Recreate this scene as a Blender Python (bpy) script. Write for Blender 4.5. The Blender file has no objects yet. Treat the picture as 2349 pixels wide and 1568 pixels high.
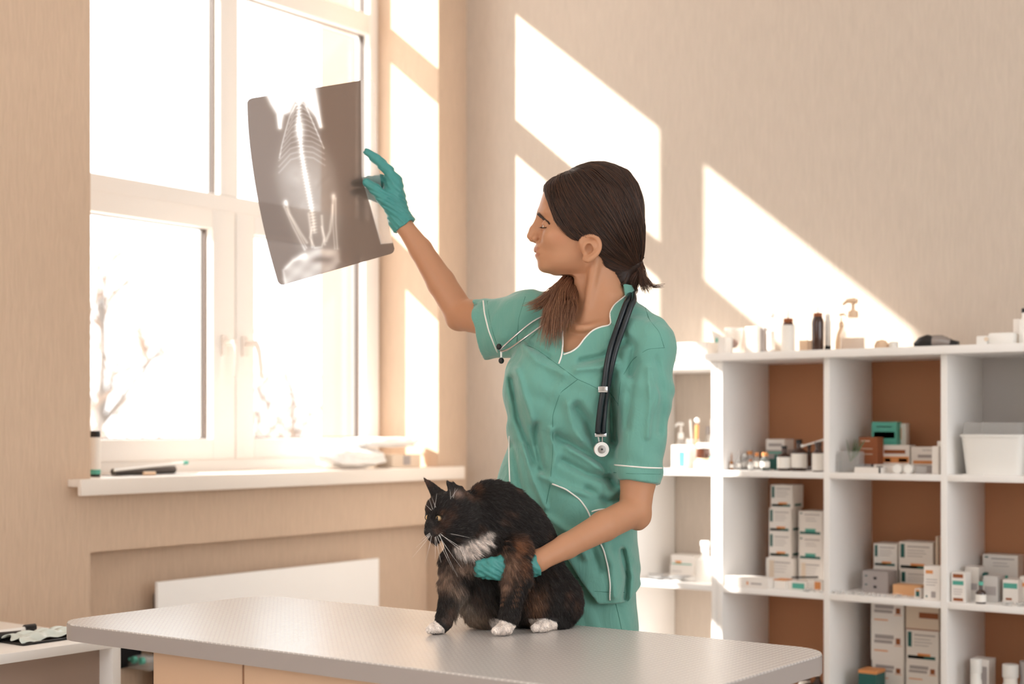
import bpy, bmesh, math, random
import numpy as np
from mathutils import Vector, Matrix
from mathutils.bvhtree import BVHTree
random.seed(7); RNG = np.random.default_rng(11)
SC = bpy.context.scene
COL = SC.collection
TH = math.radians(36.3); CT, ST = math.cos(TH), math.sin(TH)
CAMX, CAMY, CAMZ = .175*CT+5.634*ST, .175*ST-5.634*CT, 1.15
FPX, CX, HY = 3350., 1174.5, 980.
RV = np.array([CT, ST, 0.]); FV = np.array([-ST, CT, 0.]); CAM = np.array([CAMX, CAMY, CAMZ])

def cam_pt(px, py, d):            # a point seen at px,py, d metres in front of the lens -> world
    return CAM + RV*((px-CX)/FPX*d) + FV*d + np.array([0, 0, (HY-py)/FPX*d])
def ray(px, py):
    return RV*((px-CX)/FPX) + FV + np.array([0, 0, (HY-py)/FPX])
def on_plane(px, py, axis, val):
    r = ray(px, py); t = (val-CAM[axis])/r[axis]; return CAM + t*r
def depth_of(p):
    return float((p[0]-CAM[0])*FV[0] + (p[1]-CAM[1])*FV[1])

# ---------------------------------------------------------------- colours and materials
def lin(c):
    out = []
    for v in c[:3]:
        v = v/255.
        out.append(v/12.92 if v <= .04045 else ((v+.055)/1.055)**2.4)
    return (*out, 1.)
MATS = {}
def mat(name, col=(200, 200, 200), rough=.5, metal=0., spec=.5, trans=0., alpha=1., bump=None, vary=0., vscale=20., sss=0., attr=None, emit=None, sheen=0., coat=0., ior=1.45, stretch=(1, 1, 1), vcol=None):
    if name in MATS: return MATS[name]
    m = bpy.data.materials.new(name); m.use_nodes = True
    nt = m.node_tree; N = nt.nodes; L = nt.links
    b = N['Principled BSDF']
    b.inputs['Base Color'].default_value = lin(col)
    b.inputs['Roughness'].default_value = rough
    b.inputs['Metallic'].default_value = metal
    b.inputs['Specular IOR Level'].default_value = spec
    b.inputs['Transmission Weight'].default_value = trans
    b.inputs['Alpha'].default_value = alpha
    b.inputs['IOR'].default_value = ior
    if sheen:
        b.inputs['Sheen Weight'].default_value = sheen; b.inputs['Sheen Roughness'].default_value = .5
    if coat: b.inputs['Coat Weight'].default_value = coat; b.inputs['Coat Roughness'].default_value = .15
    if sss:
        b.inputs['Subsurface Weight'].default_value = sss
        b.inputs['Subsurface Radius'].default_value = (.012, .005, .003)
        b.inputs['Subsurface Scale'].default_value = 1.
    if emit:
        b.inputs['Emission Color'].default_value = lin(col); b.inputs['Emission Strength'].default_value = emit
    src = None
    if attr:
        a = N.new('ShaderNodeAttribute'); a.attribute_name = attr; src = a.outputs['Color']
        L.new(src, b.inputs['Base Color'])
    if vary or bump:
        tc = N.new('ShaderNodeTexCoord'); mp = N.new('ShaderNodeMapping'); mp.inputs['Scale'].default_value = stretch
        L.new(tc.outputs['Object'], mp.inputs['Vector'])
    if vary:
        nz = N.new('ShaderNodeTexNoise'); nz.inputs['Scale'].default_value = vscale; nz.inputs['Detail'].default_value = 4
        L.new(mp.outputs[0], nz.inputs['Vector'])
        mx = N.new('ShaderNodeMix'); mx.data_type = 'RGBA'; mx.blend_type = 'MIX'
        c2 = lin(vcol) if vcol else tuple(x*(1-vary) for x in lin(col)[:3])+(1,)
        L.new(nz.outputs['Fac'], mx.inputs[0])
        if src: L.new(src, mx.inputs[6])
        else: mx.inputs[6].default_value = lin(col)
        mx.inputs[7].default_value = c2
        L.new(mx.outputs[2], b.inputs['Base Color'])
    if bump:
        sc_, st_, dist_ = bump
        n2 = N.new('ShaderNodeTexNoise'); n2.inputs['Scale'].default_value = sc_; n2.inputs['Detail'].default_value = 5
        L.new(mp.outputs[0], n2.inputs['Vector'])
        bp = N.new('ShaderNodeBump'); bp.inputs['Strength'].default_value = st_; bp.inputs['Distance'].default_value = dist_
        L.new(n2.outputs['Fac'], bp.inputs['Height']); L.new(bp.outputs[0], b.inputs['Normal'])
    MATS[name] = m
    return m

# ---------------------------------------------------------------- mesh building
class MB:
    def __init__(s): s.v = []; s.f = []; s.mi = []; s.mats = []
    def m(s, material):
        if material not in s.mats: s.mats.append(material)
        return s.mats.index(material)
    def add(s, vs, fs, material):
        k = len(s.v); i = s.m(material)
        s.v += [tuple(map(float, p)) for p in vs]
        for f in fs: s.f.append(tuple(a+k for a in f)); s.mi.append(i)
    def box(s, lo, hi, material, bev=0.):
        x0, y0, z0 = lo; x1, y1, z1 = hi
        if bev <= 0 or min(x1-x0, y1-y0, z1-z0) < 2.2*bev:
            vs = [(x0,y0,z0),(x1,y0,z0),(x1,y1,z0),(x0,y1,z0),(x0,y0,z1),(x1,y0,z1),(x1,y1,z1),(x0,y1,z1)]
            s.add(vs, [(0,3,2,1),(4,5,6,7),(0,1,5,4),(1,2,6,5),(2,3,7,6),(3,0,4,7)], material); return
        bm = bmesh.new(); bmesh.ops.create_cube(bm, size=1)
        for v in bm.verts: v.co = ((x0+x1)/2+v.co.x*(x1-x0), (y0+y1)/2+v.co.y*(y1-y0), (z0+z1)/2+v.co.z*(z1-z0))
        bmesh.ops.bevel(bm, geom=bm.edges[:], offset=bev, segments=2, profile=.5, affect='EDGES')
        s.bm(bm, material)
    def bm(s, bm, material):
        bm.verts.index_update()
        s.add([v.co[:] for v in bm.verts], [tuple(v.index for v in f.verts) for f in bm.faces], material); bm.free()
    def lathe(s, prof, material, c=(0, 0, 0), n=28, axis=2, cap=True, a0=0., sx=1., sy=1.):
        vs = []; fs = []
        for (r, z) in prof:
            for k in range(n):
                a = 2*math.pi*k/n + a0
                p = [r*math.cos(a)*sx, r*math.sin(a)*sy, z]
                if axis == 0: p = [p[2], p[0], p[1]]
                if axis == 1: p = [p[0], p[2], p[1]]
                vs.append((p[0]+c[0], p[1]+c[1], p[2]+c[2]))
        for j in range(len(prof)-1):
            for k in range(n):
                a, b = j*n+k, j*n+(k+1) % n
                fs.append((a, b, b+n, a+n))
        if cap:
            fs.append(tuple(range(n-1, -1, -1))); fs.append(tuple(range((len(prof)-1)*n, len(prof)*n)))
        s.add(vs, fs, material)
    def tube(s, pts, r, material, n=8, cap=True, flat=1., up=None):
        pts = [np.array(p, float) for p in pts]
        rs = r if hasattr(r, '__len__') else [r]*len(pts)
        vs = []; fs = []; prev = None
        for i, p in enumerate(pts):
            t = pts[min(i+1, len(pts)-1)]-pts[max(i-1, 0)]
            t = t/(np.linalg.norm(t)+1e-12)
            if prev is None:
                u = np.array(up if up is not None else ((0, 0, 1) if abs(t[2]) < .9 else (1, 0, 0)), float)
            else: u = prev
            u = u-t*np.dot(u, t); u = u/(np.linalg.norm(u)+1e-12); prev = u
            w = np.cross(t, u)
            for k in range(n):
                a = 2*math.pi*k/n
                vs.append(p+rs[i]*(math.cos(a)*u*flat+math.sin(a)*w))
        for j in range(len(pts)-1):
            for k in range(n):
                a, b = j*n+k, j*n+(k+1) % n
                fs.append((a, b, b+n, a+n))
        if cap:
            fs.append(tuple(range(n-1, -1, -1))); fs.append(tuple(range((len(pts)-1)*n, len(pts)*n)))
        s.add(vs, fs, material)
    def ball(s, c, r, material, seg=16, rings=10):
        rr = r if hasattr(r, '__len__') else (r, r, r)
        bm = bmesh.new(); bmesh.ops.create_uvsphere(bm, u_segments=seg, v_segments=rings, radius=1)
        for v in bm.verts: v.co = (c[0]+v.co.x*rr[0], c[1]+v.co.y*rr[1], c[2]+v.co.z*rr[2])
        s.bm(bm, material)
    def prism(s, poly, z0, z1, material):          # polygon in xy, extruded in z
        n = len(poly)
        vs = [(x, y, z0) for x, y in poly]+[(x, y, z1) for x, y in poly]
        fs = [tuple(range(n-1, -1, -1)), tuple(range(n, 2*n))]+[(k, (k+1) % n, (k+1) % n+n, k+n) for k in range(n)]
        s.add(vs, fs, material)
    def xform(s, M):
        M = Matrix(M)
        s.v = [tuple(M @ Vector(p)) for p in s.v]; return s
    def build(s, name, parent=None, smooth=40, origin=None):
        me = bpy.data.meshes.new(name)
        o = origin
        if o is None:
            o = tuple(parent.location) if parent is not None and not parent.parent else ((0, 0, 0) if parent is None else tuple(abs_loc(parent)))
        vs = [(p[0]-o[0], p[1]-o[1], p[2]-o[2]) for p in s.v]
        me.from_pydata(vs, [], s.f)
        for m_ in s.mats: me.materials.append(m_)
        me.polygons.foreach_set('material_index', s.mi)
        me.update()
        ob = bpy.data.objects.new(name, me); COL.objects.link(ob)
        ob.location = o if parent is None else (0, 0, 0)
        if parent is not None: ob.parent = parent
        if smooth: shade(ob, smooth)
        return ob
def abs_loc(o):
    p = Vector((0, 0, 0))
    while o is not None: p += o.location; o = o.parent
    return p
def shade(ob, ang=40):
    me = ob.data
    me.polygons.foreach_set('use_smooth', [True]*len(me.polygons))
    if ang < 180:
        try: me.set_sharp_from_angle(angle=math.radians(ang))
        except Exception: pass
    me.update()

def tag(o, label=None, cat=None, group=None, kind=None):
    if label: o['label'] = label
    if cat: o['category'] = cat
    if group: o['group'] = group
    if kind: o['kind'] = kind
    return o
def thing(name, label, cat, loc, group=None):
    o = bpy.data.objects.new(name, None); COL.objects.link(o)
    o.location = tuple(float(v) for v in loc); o.empty_display_size = .05
    return tag(o, label, cat, group)
def raw_mesh(name, verts, faces, material, parent=None, smooth=180, origin=None, colors=None):
    me = bpy.data.meshes.new(name)
    o = np.array(origin if origin is not None else (tuple(abs_loc(parent)) if parent is not None else (0, 0, 0)), float)
    v = np.asarray(verts, float)-o
    me.vertices.add(len(v)); me.vertices.foreach_set('co', v.astype(np.float32).ravel())
    f = np.asarray(faces, np.int32)
    k = f.shape[1]
    me.loops.add(f.size); me.loops.foreach_set('vertex_index', f.ravel())
    me.polygons.add(len(f)); me.polygons.foreach_set('loop_start', np.arange(0, f.size, k, dtype=np.int32))
    me.update(calc_edges=True)
    if material is not None: me.materials.append(material)
    if colors is not None:
        a = me.color_attributes.new('Col', 'FLOAT_COLOR', 'POINT')
        c = np.ones((len(v), 4), np.float32); c[:, :3] = colors
        a.data.foreach_set('color', c.ravel())
    ob = bpy.data.objects.new(name, me); COL.objects.link(ob)
    if parent is not None: ob.parent = parent
    else: ob.location = o
    if smooth: shade(ob, smooth)
    return ob
def strands(name, curves, radius, material, parent=None, colors=None, tip=.15):
    """curves: array (n, k, 3) world points -> one hair Curves object"""
    curves = np.asarray(curves, np.float32)
    o = np.array(tuple(abs_loc(parent)) if parent is not None else (0, 0, 0), np.float32)
    n, k, _ = curves.shape
    hc = bpy.data.hair_curves.new(name)
    hc.add_curves([k]*n)
    hc.position_data.foreach_set('vector', (curves-o).reshape(-1))
    t = np.linspace(0, 1, k)
    rad = np.asarray(radius)*np.ones(n)
    r = rad[:, None]*(1-(1-tip)*t[None, :]**1.5)
    at = hc.attributes.new('radius', 'FLOAT', 'POINT') if 'radius' not in hc.attributes else hc.attributes['radius']
    at.data.foreach_set('value', r.astype(np.float32).ravel())
    if colors is not None:
        ca = hc.attributes.new('Col', 'FLOAT_COLOR', 'POINT')
        c = np.ones((n, k, 4), np.float32); c[..., :3] = np.asarray(colors)[:, None, :] if np.asarray(colors).ndim == 2 else colors
        ca.data.foreach_set('color', c.ravel())
    hc.materials.append(material)
    ob = bpy.data.objects.new(name, hc); COL.objects.link(ob)
    if parent is not None: ob.parent = parent
    return ob

# ---------------------------------------------------------------- camera
cd = bpy.data.cameras.new('camera'); cam = bpy.data.objects.new('camera', cd); COL.objects.link(cam)
cam.location = CAM; cam.rotation_euler = (math.radians(90), 0, TH)
cd.sensor_width = 36; cd.lens = FPX/2349*36; cd.shift_y = (HY-784)/2349; cd.clip_end = 500
cd.dof.use_dof = True; cd.dof.focus_distance = 3.0; cd.dof.aperture_fstop = 2.8
SC.camera = cam
SC.view_settings.view_transform = 'Standard'; SC.view_settings.look = 'None'; SC.view_settings.gamma = 1; SC.view_settings.use_curve_mapping = False
SC.view_settings.exposure = 0.0
cy = SC.cycles
cy.use_denoising = True; cy.use_adaptive_sampling = True; cy.adaptive_threshold = .03
cy.max_bounces = 10; cy.diffuse_bounces = 6; cy.glossy_bounces = 4; cy.transmission_bounces = 8; cy.transparent_max_bounces = 16
cy.caustics_reflective = False; cy.caustics_refractive = False; cy.sample_clamp_indirect = 6
# ================================================================ implicit surfaces (camera-aligned metric frame: X right, D away, Z up)
def LQ(px, py, d):               # pixel + depth -> local
    return np.array([(px-CX)/FPX*d, d, CAMZ+(HY-py)/FPX*d])
def to_world(v):
    v = np.asarray(v, float)
    return CAM[None, :]*np.array([1, 1, 0]) + v[:, :1]*RV + v[:, 1:2]*FV + v[:, 2:3]*np.array([[0, 0, 1.]])
def to_local(p):
    q = np.asarray(p, float)-CAM*np.array([1, 1, 0])
    return np.stack([q @ RV, q @ FV, q[..., 2]], -1)
class Prim:
    def __init__(s, fn, lo, hi, k=.01, op='u'): s.fn, s.lo, s.hi, s.k, s.op = fn, np.array(lo, float), np.array(hi, float), k, op
def rcone(a, b, r1, r2, k=.01, op='u', sq=None):
    a = np.array(a, float); b = np.array(b, float); ba = b-a; L2 = max(float(ba @ ba), 1e-12)
    def fn(X, D, Z):
        px, pd, pz = X-a[0], D-a[1], Z-a[2]
        t = np.clip((px*ba[0]+pd*ba[1]+pz*ba[2])/L2, 0, 1)
        return np.sqrt((px-t*ba[0])**2+(pd-t*ba[1])**2+(pz-t*ba[2])**2)-(r1+t*(r2-r1))
    m = max(r1, r2)
    return Prim(fn, np.minimum(a, b)-m, np.maximum(a, b)+m, k, op)
def chain(pts, rs, k=.01, op='u', k0=None):
    return [rcone(pts[i], pts[i+1], rs[i], rs[i+1], (k0 if (i == 0 and k0) else k), op) for i in range(len(pts)-1)]
def ell(c, r, k=.01, op='u', R=None):
    c = np.array(c, float); r = np.array(r, float); m = r.max()
    Rm = None if R is None else np.array(R)
    def fn(X, D, Z):
        x, y, z = X-c[0], D-c[1], Z-c[2]
        if Rm is not None:
            x, y, z = (Rm[0, 0]*x+Rm[0, 1]*y+Rm[0, 2]*z, Rm[1, 0]*x+Rm[1, 1]*y+Rm[1, 2]*z, Rm[2, 0]*x+Rm[2, 1]*y+Rm[2, 2]*z)
        k0 = np.sqrt((x/r[0])**2+(y/r[1])**2+(z/r[2])**2); k1 = np.sqrt((x/r[0]**2)**2+(y/r[1]**2)**2+(z/r[2]**2)**2)+1e-9
        return k0*(k0-1)/k1
    e = r if R is None else np.array([m, m, m])
    return Prim(fn, c-e, c+e, k, op)
def loft(tab, k=.01, op='u', yaw=0., n=2.2, cap=True):
    """tab rows: z, cx, cd, rx, rd"""
    T_ = np.array(sorted(tab, key=lambda r: r[0]), float)
    zz = np.linspace(T_[0, 0], T_[-1, 0], 240)
    cols = []
    for j in range(1, 5):
        v = np.interp(zz, T_[:, 0], T_[:, j])
        w_ = max(3, int(240*.018/(zz[-1]-zz[0]+1e-9))) | 1
        w_ = min(w_, 41); ker = np.hanning(w_+2)[1:-1]; ker /= ker.sum()
        cols.append(np.convolve(np.pad(v, w_//2, mode='edge'), ker, 'valid')[:240])
    c_, s_ = math.cos(yaw), math.sin(yaw)
    def fn(X, D, Z):
        cx = np.interp(Z, zz, cols[0]); cdp = np.interp(Z, zz, cols[1]); rx = np.interp(Z, zz, cols[2]); rd_ = np.interp(Z, zz, cols[3])
        x = X-cx; y = D-cdp
        u = (x*c_-y*s_)/rx; v = (x*s_+y*c_)/rd_
        q = (np.abs(u)**n+np.abs(v)**n)**(1/n)
        g = np.sqrt((u/rx)**2+(v/rd_)**2)/(np.sqrt(u*u+v*v)+1e-6)
        d = (q-1)/np.maximum(g, 1e-3)
        if cap: d = np.maximum(d, np.maximum(zz[0]-Z, Z-zz[-1]))
        return d
    M_ = max(T_[:, 3].max(), T_[:, 4].max())
    lo = (T_[:, 1].min()-M_, T_[:, 2].min()-M_, zz[0]); hi = (T_[:, 1].max()+M_, T_[:, 2].max()+M_, zz[-1])
    return Prim(fn, lo, hi, k, op)
def field(prims, lo, hi, h, post=None, off=0.):
    lo = np.array(lo, float); hi = np.array(hi, float)
    n = np.maximum(np.ceil((hi-lo)/h).astype(int), 2)+1
    ax = [(lo[i]+h*np.arange(n[i])).astype(np.float32) for i in range(3)]
    V = np.full(n, .05, np.float32)
    for p in prims:
        m = p.k+.012+abs(off)
        i0 = np.clip(np.floor((p.lo-m-lo)/h).astype(int), 0, n); i1 = np.clip(np.ceil((p.hi+m-lo)/h).astype(int)+1, 0, n)
        if np.any(i1-i0 <= 0): continue
        sl = tuple(slice(i0[j], i1[j]) for j in range(3))
        X = ax[0][sl[0]][:, None, None]; D = ax[1][sl[1]][None, :, None]; Z = ax[2][sl[2]][None, None, :]
        d = p.fn(X, D, Z).astype(np.float32); a = V[sl]; k = p.k
        if p.op == 'u':
            hh = np.maximum(k-np.abs(a-d), 0)/k; V[sl] = np.minimum(a, d)-hh*hh*k*.25
        elif p.op == 's':
            hh = np.maximum(k-np.abs(a+d), 0)/k; V[sl] = np.maximum(a, -d)+hh*hh*k*.25
        elif p.op == 'i':
            V[sl] = np.maximum(a, d)
        elif p.op == 'd':               # displacement: fn returns the offset to add
            V[sl] = a+d
    if off: V -= off
    if post: V = post(ax, V)
    return ax, V, h
def nets(ax, V, h):
    lo = np.array([a[0] for a in ax], float); s = V < 0
    nx, ny, nz = V.shape
    cell = np.zeros((nx-1, ny-1, nz-1), np.uint8)
    for a in (0, 1):
        for b in (0, 1):
            for c in (0, 1): cell += s[a:nx-1+a, b:ny-1+b, c:nz-1+c]
    act = (cell > 0) & (cell < 8)
    idx = np.argwhere(act); N = len(idx)
    ids = np.full(act.shape, -1, np.int64); ids[act] = np.arange(N)
    acc = np.zeros((N, 3)); cnt = np.zeros(N)
    corners = [(a, b, c) for a in (0, 1) for b in (0, 1) for c in (0, 1)]
    val = {c: V[idx[:, 0]+c[0], idx[:, 1]+c[1], idx[:, 2]+c[2]] for c in corners}
    for c in corners:
        for axn in range(3):
            if c[axn] == 1: continue
            e = list(c); e[axn] = 1; e = tuple(e)
            v0, v1 = val[c], val[e]; cr = (v0 < 0) != (v1 < 0)
            t = np.where(cr, v0/np.where(cr, v0-v1, 1), 0)
            p = np.zeros((N, 3)); p[:] = c; p[:, axn] = t
            acc += p*cr[:, None]; cnt += cr
    P = lo+h*(idx+acc/np.maximum(cnt, 1)[:, None])
    F = []
    for axn in range(3):
        sl0 = [slice(1, n-1) for n in V.shape]; sl1 = list(sl0); sl0[axn] = slice(0, V.shape[axn]-1); sl1[axn] = slice(1, V.shape[axn])
        a = s[tuple(sl0)]; b = s[tuple(sl1)]
        e = np.argwhere(a != b)
        if not len(e): continue
        fl = a[e[:, 0], e[:, 1], e[:, 2]]
        base = e.copy(); u, w_ = [(1, 2), (2, 0), (0, 1)][axn]
        for j in range(3):
            if j != axn: base[:, j] += 1
        def cid(du, dw):
            q = base.copy(); q[:, u] -= du; q[:, w_] -= dw
            ok = np.ones(len(q), bool)
            for j in range(3): ok &= (q[:, j] >= 0) & (q[:, j] < act.shape[j])
            r = np.full(len(q), -1, np.int64); r[ok] = ids[q[ok, 0], q[ok, 1], q[ok, 2]]; return r
        q = np.stack([cid(1, 1), cid(0, 1), cid(0, 0), cid(1, 0)], 1)
        ok = (q >= 0).all(1); q = q[ok]; fl = fl[ok]
        q[~fl] = q[~fl][:, ::-1]
        F.append(q)
    return P, np.concatenate(F)
def relax(P, F, it=2, lam=.5):
    e = np.concatenate([F[:, [0, 1]], F[:, [1, 2]], F[:, [2, 3]], F[:, [3, 0]]])
    for _ in range(it):
        acc = np.zeros_like(P); cnt = np.zeros(len(P))
        for a, b in ((0, 1), (1, 0)):
            for j in range(3): acc[:, j] += np.bincount(e[:, a], P[e[:, b], j], minlength=len(P))
            cnt += np.bincount(e[:, a], minlength=len(P))
        m = acc/np.maximum(cnt, 1)[:, None]
        P = P+lam*(m-P)
    return P
def largest(P, F):
    lab = np.arange(len(P))
    while True:
        m = lab[F].min(1); new = lab.copy()
        for j in range(4): np.minimum.at(new, F[:, j], m)
        new = new[new]
        if (new == lab).all(): break
        lab = new
    u, c = np.unique(lab, return_counts=True); k = u[c.argmax()]; keep = lab == k
    idx = np.cumsum(keep)-1; return P[keep], idx[F[keep[F[:, 0]]]]
def polydist(X, Z, poly):             # signed distance to a 2-D polygon (inside negative)
    poly = np.array(poly, float); n = len(poly)
    d = np.full(np.broadcast(X, Z).shape, 1e9, np.float32); s = np.ones(d.shape, np.float32)
    for i in range(n):
        a, b = poly[i], poly[(i+1) % n]; e = b-a
        wx, wz = X-a[0], Z-a[1]; t = np.clip((wx*e[0]+wz*e[1])/(e @ e+1e-12), 0, 1)
        d = np.minimum(d, (wx-e[0]*t)**2+(wz-e[1]*t)**2)
        c1 = (Z >= a[1]); c2 = (Z < b[1]); c3 = (e[0]*wz > e[1]*wx)
        flip = (c1 & c2 & c3) | (~c1 & ~c2 & ~c3); s = np.where(flip, -s, s)
    return s*np.sqrt(d)
def polyprism(pxs, dref, d0, d1, k=.002, op='s'):
    """prism along the line of depth cut by a polygon given in image coordinates at depth dref (true perspective cone not needed: depth span is small)"""
    poly = [(LQ(x, y, dref)[0], LQ(x, y, dref)[2]) for x, y in pxs]
    P = np.array(poly)
    def fn(X, D, Z):
        pd = polydist(X+0*Z, Z+0*X, poly)
        return np.maximum(pd+0*D, np.maximum(d0-D, D-d1)+0*pd)
    return Prim(fn, (P[:, 0].min(), d0, P[:, 1].min()), (P[:, 0].max(), d1, P[:, 1].max()), k, op)
def bvh_of(P, F): return BVHTree.FromPolygons([tuple(p) for p in P], [tuple(f) for f in F.tolist()])
def hit(bvh, px, py):
    r = Vector(ray(px, py)).normalized(); h_ = bvh.ray_cast(Vector(CAM), r)
    return (None, None) if h_[0] is None else (np.array(h_[0]), np.array(h_[1]))
def path_on(bvh, pts, lift=.0008, step=6.):
    out = []; last = None
    for (x0, y0), (x1, y1) in zip(pts[:-1], pts[1:]):
        n = max(1, int(math.hypot(x1-x0, y1-y0)/step))
        for k_ in range(n): out.append((x0+(x1-x0)*k_/n, y0+(y1-y0)*k_/n))
    out.append(pts[-1]); res = []
    for x, y in out:
        p, nn = hit(bvh, x, y)
        if p is None: continue
        if np.dot(nn, np.array(ray(x, y))) > 0: nn = -nn
        res.append(p+nn*lift)
    return smooth_path(res)
def smooth_path(r, it=2):
    r = [np.array(p) for p in r]
    for _ in range(it):
        q = r[:]
        for i in range(1, len(r)-1): q[i] = (r[i-1]+2*r[i]+r[i+1])/4
        r = q
    return r
def catmull(pts, n=8):
    P = [np.array(p, float) for p in pts]; P = [2*P[0]-P[1]]+P+[2*P[-1]-P[-2]]; out = []
    for i in range(1, len(P)-2):
        for t in np.linspace(0, 1, n, endpoint=False):
            a, b, c, d = P[i-1:i+3]
            out.append(.5*((2*b)+(-a+c)*t+(2*a-5*b+4*c-d)*t*t+(-a+3*b-3*c+d)*t**3))
    out.append(P[-2]); return out
# ================================================================ ROOM
def wallpaper(name, col, vary=.2, bstr=.55):
    m = bpy.data.materials.new(name); m.use_nodes = True
    nt = m.node_tree; N = nt.nodes; L = nt.links; b = N['Principled BSDF']
    tc = N.new('ShaderNodeTexCoord'); mp = N.new('ShaderNodeMapping'); mp.inputs['Scale'].default_value = (1, 1, .13)
    L.new(tc.outputs['Object'], mp.inputs['Vector'])
    nz = N.new('ShaderNodeTexNoise'); nz.inputs['Scale'].default_value = 95; nz.inputs['Detail'].default_value = 5; nz.inputs['Distortion'].default_value = .6
    L.new(mp.outputs[0], nz.inputs['Vector'])
    mx = N.new('ShaderNodeMix'); mx.data_type = 'RGBA'
    c = lin(col); mx.inputs[6].default_value = c; mx.inputs[7].default_value = tuple(x*(1-vary) for x in c[:3])+(1,)
    L.new(nz.outputs['Fac'], mx.inputs[0]); L.new(mx.outputs[2], b.inputs['Base Color'])
    bp = N.new('ShaderNodeBump'); bp.inputs['Strength'].default_value = bstr; bp.inputs['Distance'].default_value = .004
    L.new(nz.outputs['Fac'], bp.inputs['Height']); L.new(bp.outputs[0], b.inputs['Normal'])
    b.inputs['Roughness'].default_value = .85; b.inputs['Specular IOR Level'].default_value = .2
    return m
WALLC = (218, 192, 168)
m_wall = wallpaper('peach_wallpaper', WALLC)
m_wallback = wallpaper('peach_wallpaper_back', (208, 194, 180))
m_ext = mat('outer_render', (150, 128, 112), .9, vary=.12, vscale=4)
m_ceiling = mat('ceiling_paint', (240, 238, 236), .9)
m_floor = mat('floor_vinyl', (190, 184, 178), .45, vary=.2, vscale=6)
m_pvc = mat('window_pvc', (244, 240, 236), .35, spec=.4)
m_gasket = mat('window_gasket', (92, 78, 70), .5)
m_steel_edge = mat('window_spacer', (150, 145, 140), .3, metal=.6)
m_white = mat('white_laminate', (246, 243, 240), .42, vary=.03, vscale=8)
CEIL = 3.55; OT = -.60; OY0, OY1, OZ0, OZ1 = -1.76, -.173, .985, 3.38
NY0, NY1, NZ, ND = -1.794, -.15, .790, .075

w = MB()
YN = -6.6
w.box((OT, YN, -.1), (0, -6.4, CEIL), m_wall); w.box((OT, -4.75, -.1), (0, OY0, CEIL), m_wall)
w.box((OT, -6.4, -.1), (0, -4.75, 1.0), m_wall); w.box((OT, -6.4, 3.3), (0, -4.75, CEIL), m_wall)   # the next window along, behind the photographer                                  # towards the camera
# pieces with the niche cut out below the sill
w.box((OT, OY1, 1.0), (0, .2, CEIL), m_wall)
w.box((OT, OY0, OZ1), (0, OY1, CEIL), m_wall)
w.box((OT, OY0, NZ), (0, OY1, OZ0), m_wall)
w.box((OT, OY1, NZ), (0, .2, 1.0), m_wall)
w.box((OT, OY0, -.1), (-ND, .2, NZ), m_wall)
w.box((-ND, NY1, -.1), (0, .2, NZ), m_wall)
# niche runs a little past the opening on the near side
wl = w.build('wall_left', smooth=0); tag(wl, kind='structure')
w = MB(); w.box((-.6, 0, -.1), (6.2, .2, CEIL), m_wallback)
tag(w.build('wall_back', smooth=0), kind='structure')
w = MB(); w.box((-.6, YN, -.12), (6.2, .2, 0), m_floor); tag(w.build('floor', smooth=0), kind='structure')
w = MB(); w.box((-.6, YN, CEIL), (6.2, .2, CEIL+.1), m_ceiling); tag(w.build('ceiling', smooth=0), kind='structure')
# unseen far walls, with unglazed openings added and sized to let fill daylight in
m_pale = mat('pale_wall_paint', (226, 221, 215), .85)
w = MB(); w.box((6.0, YN, 0), (6.2, -4.7, CEIL), m_pale); w.box((6.0, -.7, 0), (6.2, 0, CEIL), m_pale); w.box((6.0, -4.7, 0), (6.2, -.7, .8), m_pale); w.box((6.0, -4.7, 3.0), (6.2, -.7, CEIL), m_pale)
tag(w.build('wall_right', smooth=0), kind='structure')
w = MB(); w.box((-.6, YN-.2, 0), (.6, YN, CEIL), m_pale); w.box((2.6, YN-.2, 0), (6.2, YN, CEIL), m_pale); w.box((.6, YN-.2, 0), (2.6, YN, .9), m_pale); w.box((.6, YN-.2, 3.0), (2.6, YN, CEIL), m_pale)
tag(w.build('wall_rear', smooth=0), kind='structure')

# ---- window_1
m_glass = bpy.data.materials.new('window_glass'); m_glass.use_nodes = True
nt = m_glass.node_tree; nt.nodes.clear()
o_ = nt.nodes.new('ShaderNodeOutputMaterial'); t_ = nt.nodes.new('ShaderNodeBsdfTransparent'); g_ = nt.nodes.new('ShaderNodeBsdfGlossy'); g_.inputs['Roughness'].default_value = .02
x_ = nt.nodes.new('ShaderNodeMixShader'); x_.inputs[0].default_value = .05
t_.inputs[0].default_value = (.97, .97, .965, 1)
nt.links.new(t_.outputs[0], x_.inputs[1]); nt.links.new(g_.outputs[0], x_.inputs[2]); nt.links.new(x_.outputs[0], o_.inputs[0])
win = bpy.data.objects.new('window_1', None); COL.objects.link(win); win.location = (-.3, -.966, 1.0); tag(win, kind='structure')
XF, XB = -.300, -.372          # room face of the fixed frame, outer face
fr = MB()
Y0, Y1 = OY0, OY1
fr.box((XB, Y0, .985), (XF, Y1, 1.045), m_pvc, .004)                   # bottom rail
fr.box((XB, Y0, 1.045), (XF, Y0+.05, 3.38), m_pvc, .004)
fr.box((XB, Y1-.05, 1.045), (XF, Y1, 3.38), m_pvc, .004)
fr.box((XB, Y0, 3.30), (XF, Y1, 3.38), m_pvc, .004)
fr.box((XB, Y0+.05, 1.885), (XF, Y1-.05, 1.95), m_pvc, .004)          # middle transom
fr.box((XB, Y0+.05, 2.664), (XF, Y1-.05, 2.744), m_pvc, .004)         # upper transom
fr.box((XB, -.989, 1.95), (XF, -.904, 3.30), m_pvc, .004)             # upper mullion
fr.box((XB, -.955, 1.045), (XF-.012, -.905, 1.885), m_pvc, .002)      # middle post behind the sashes
fr.build('window_frame', win)
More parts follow.
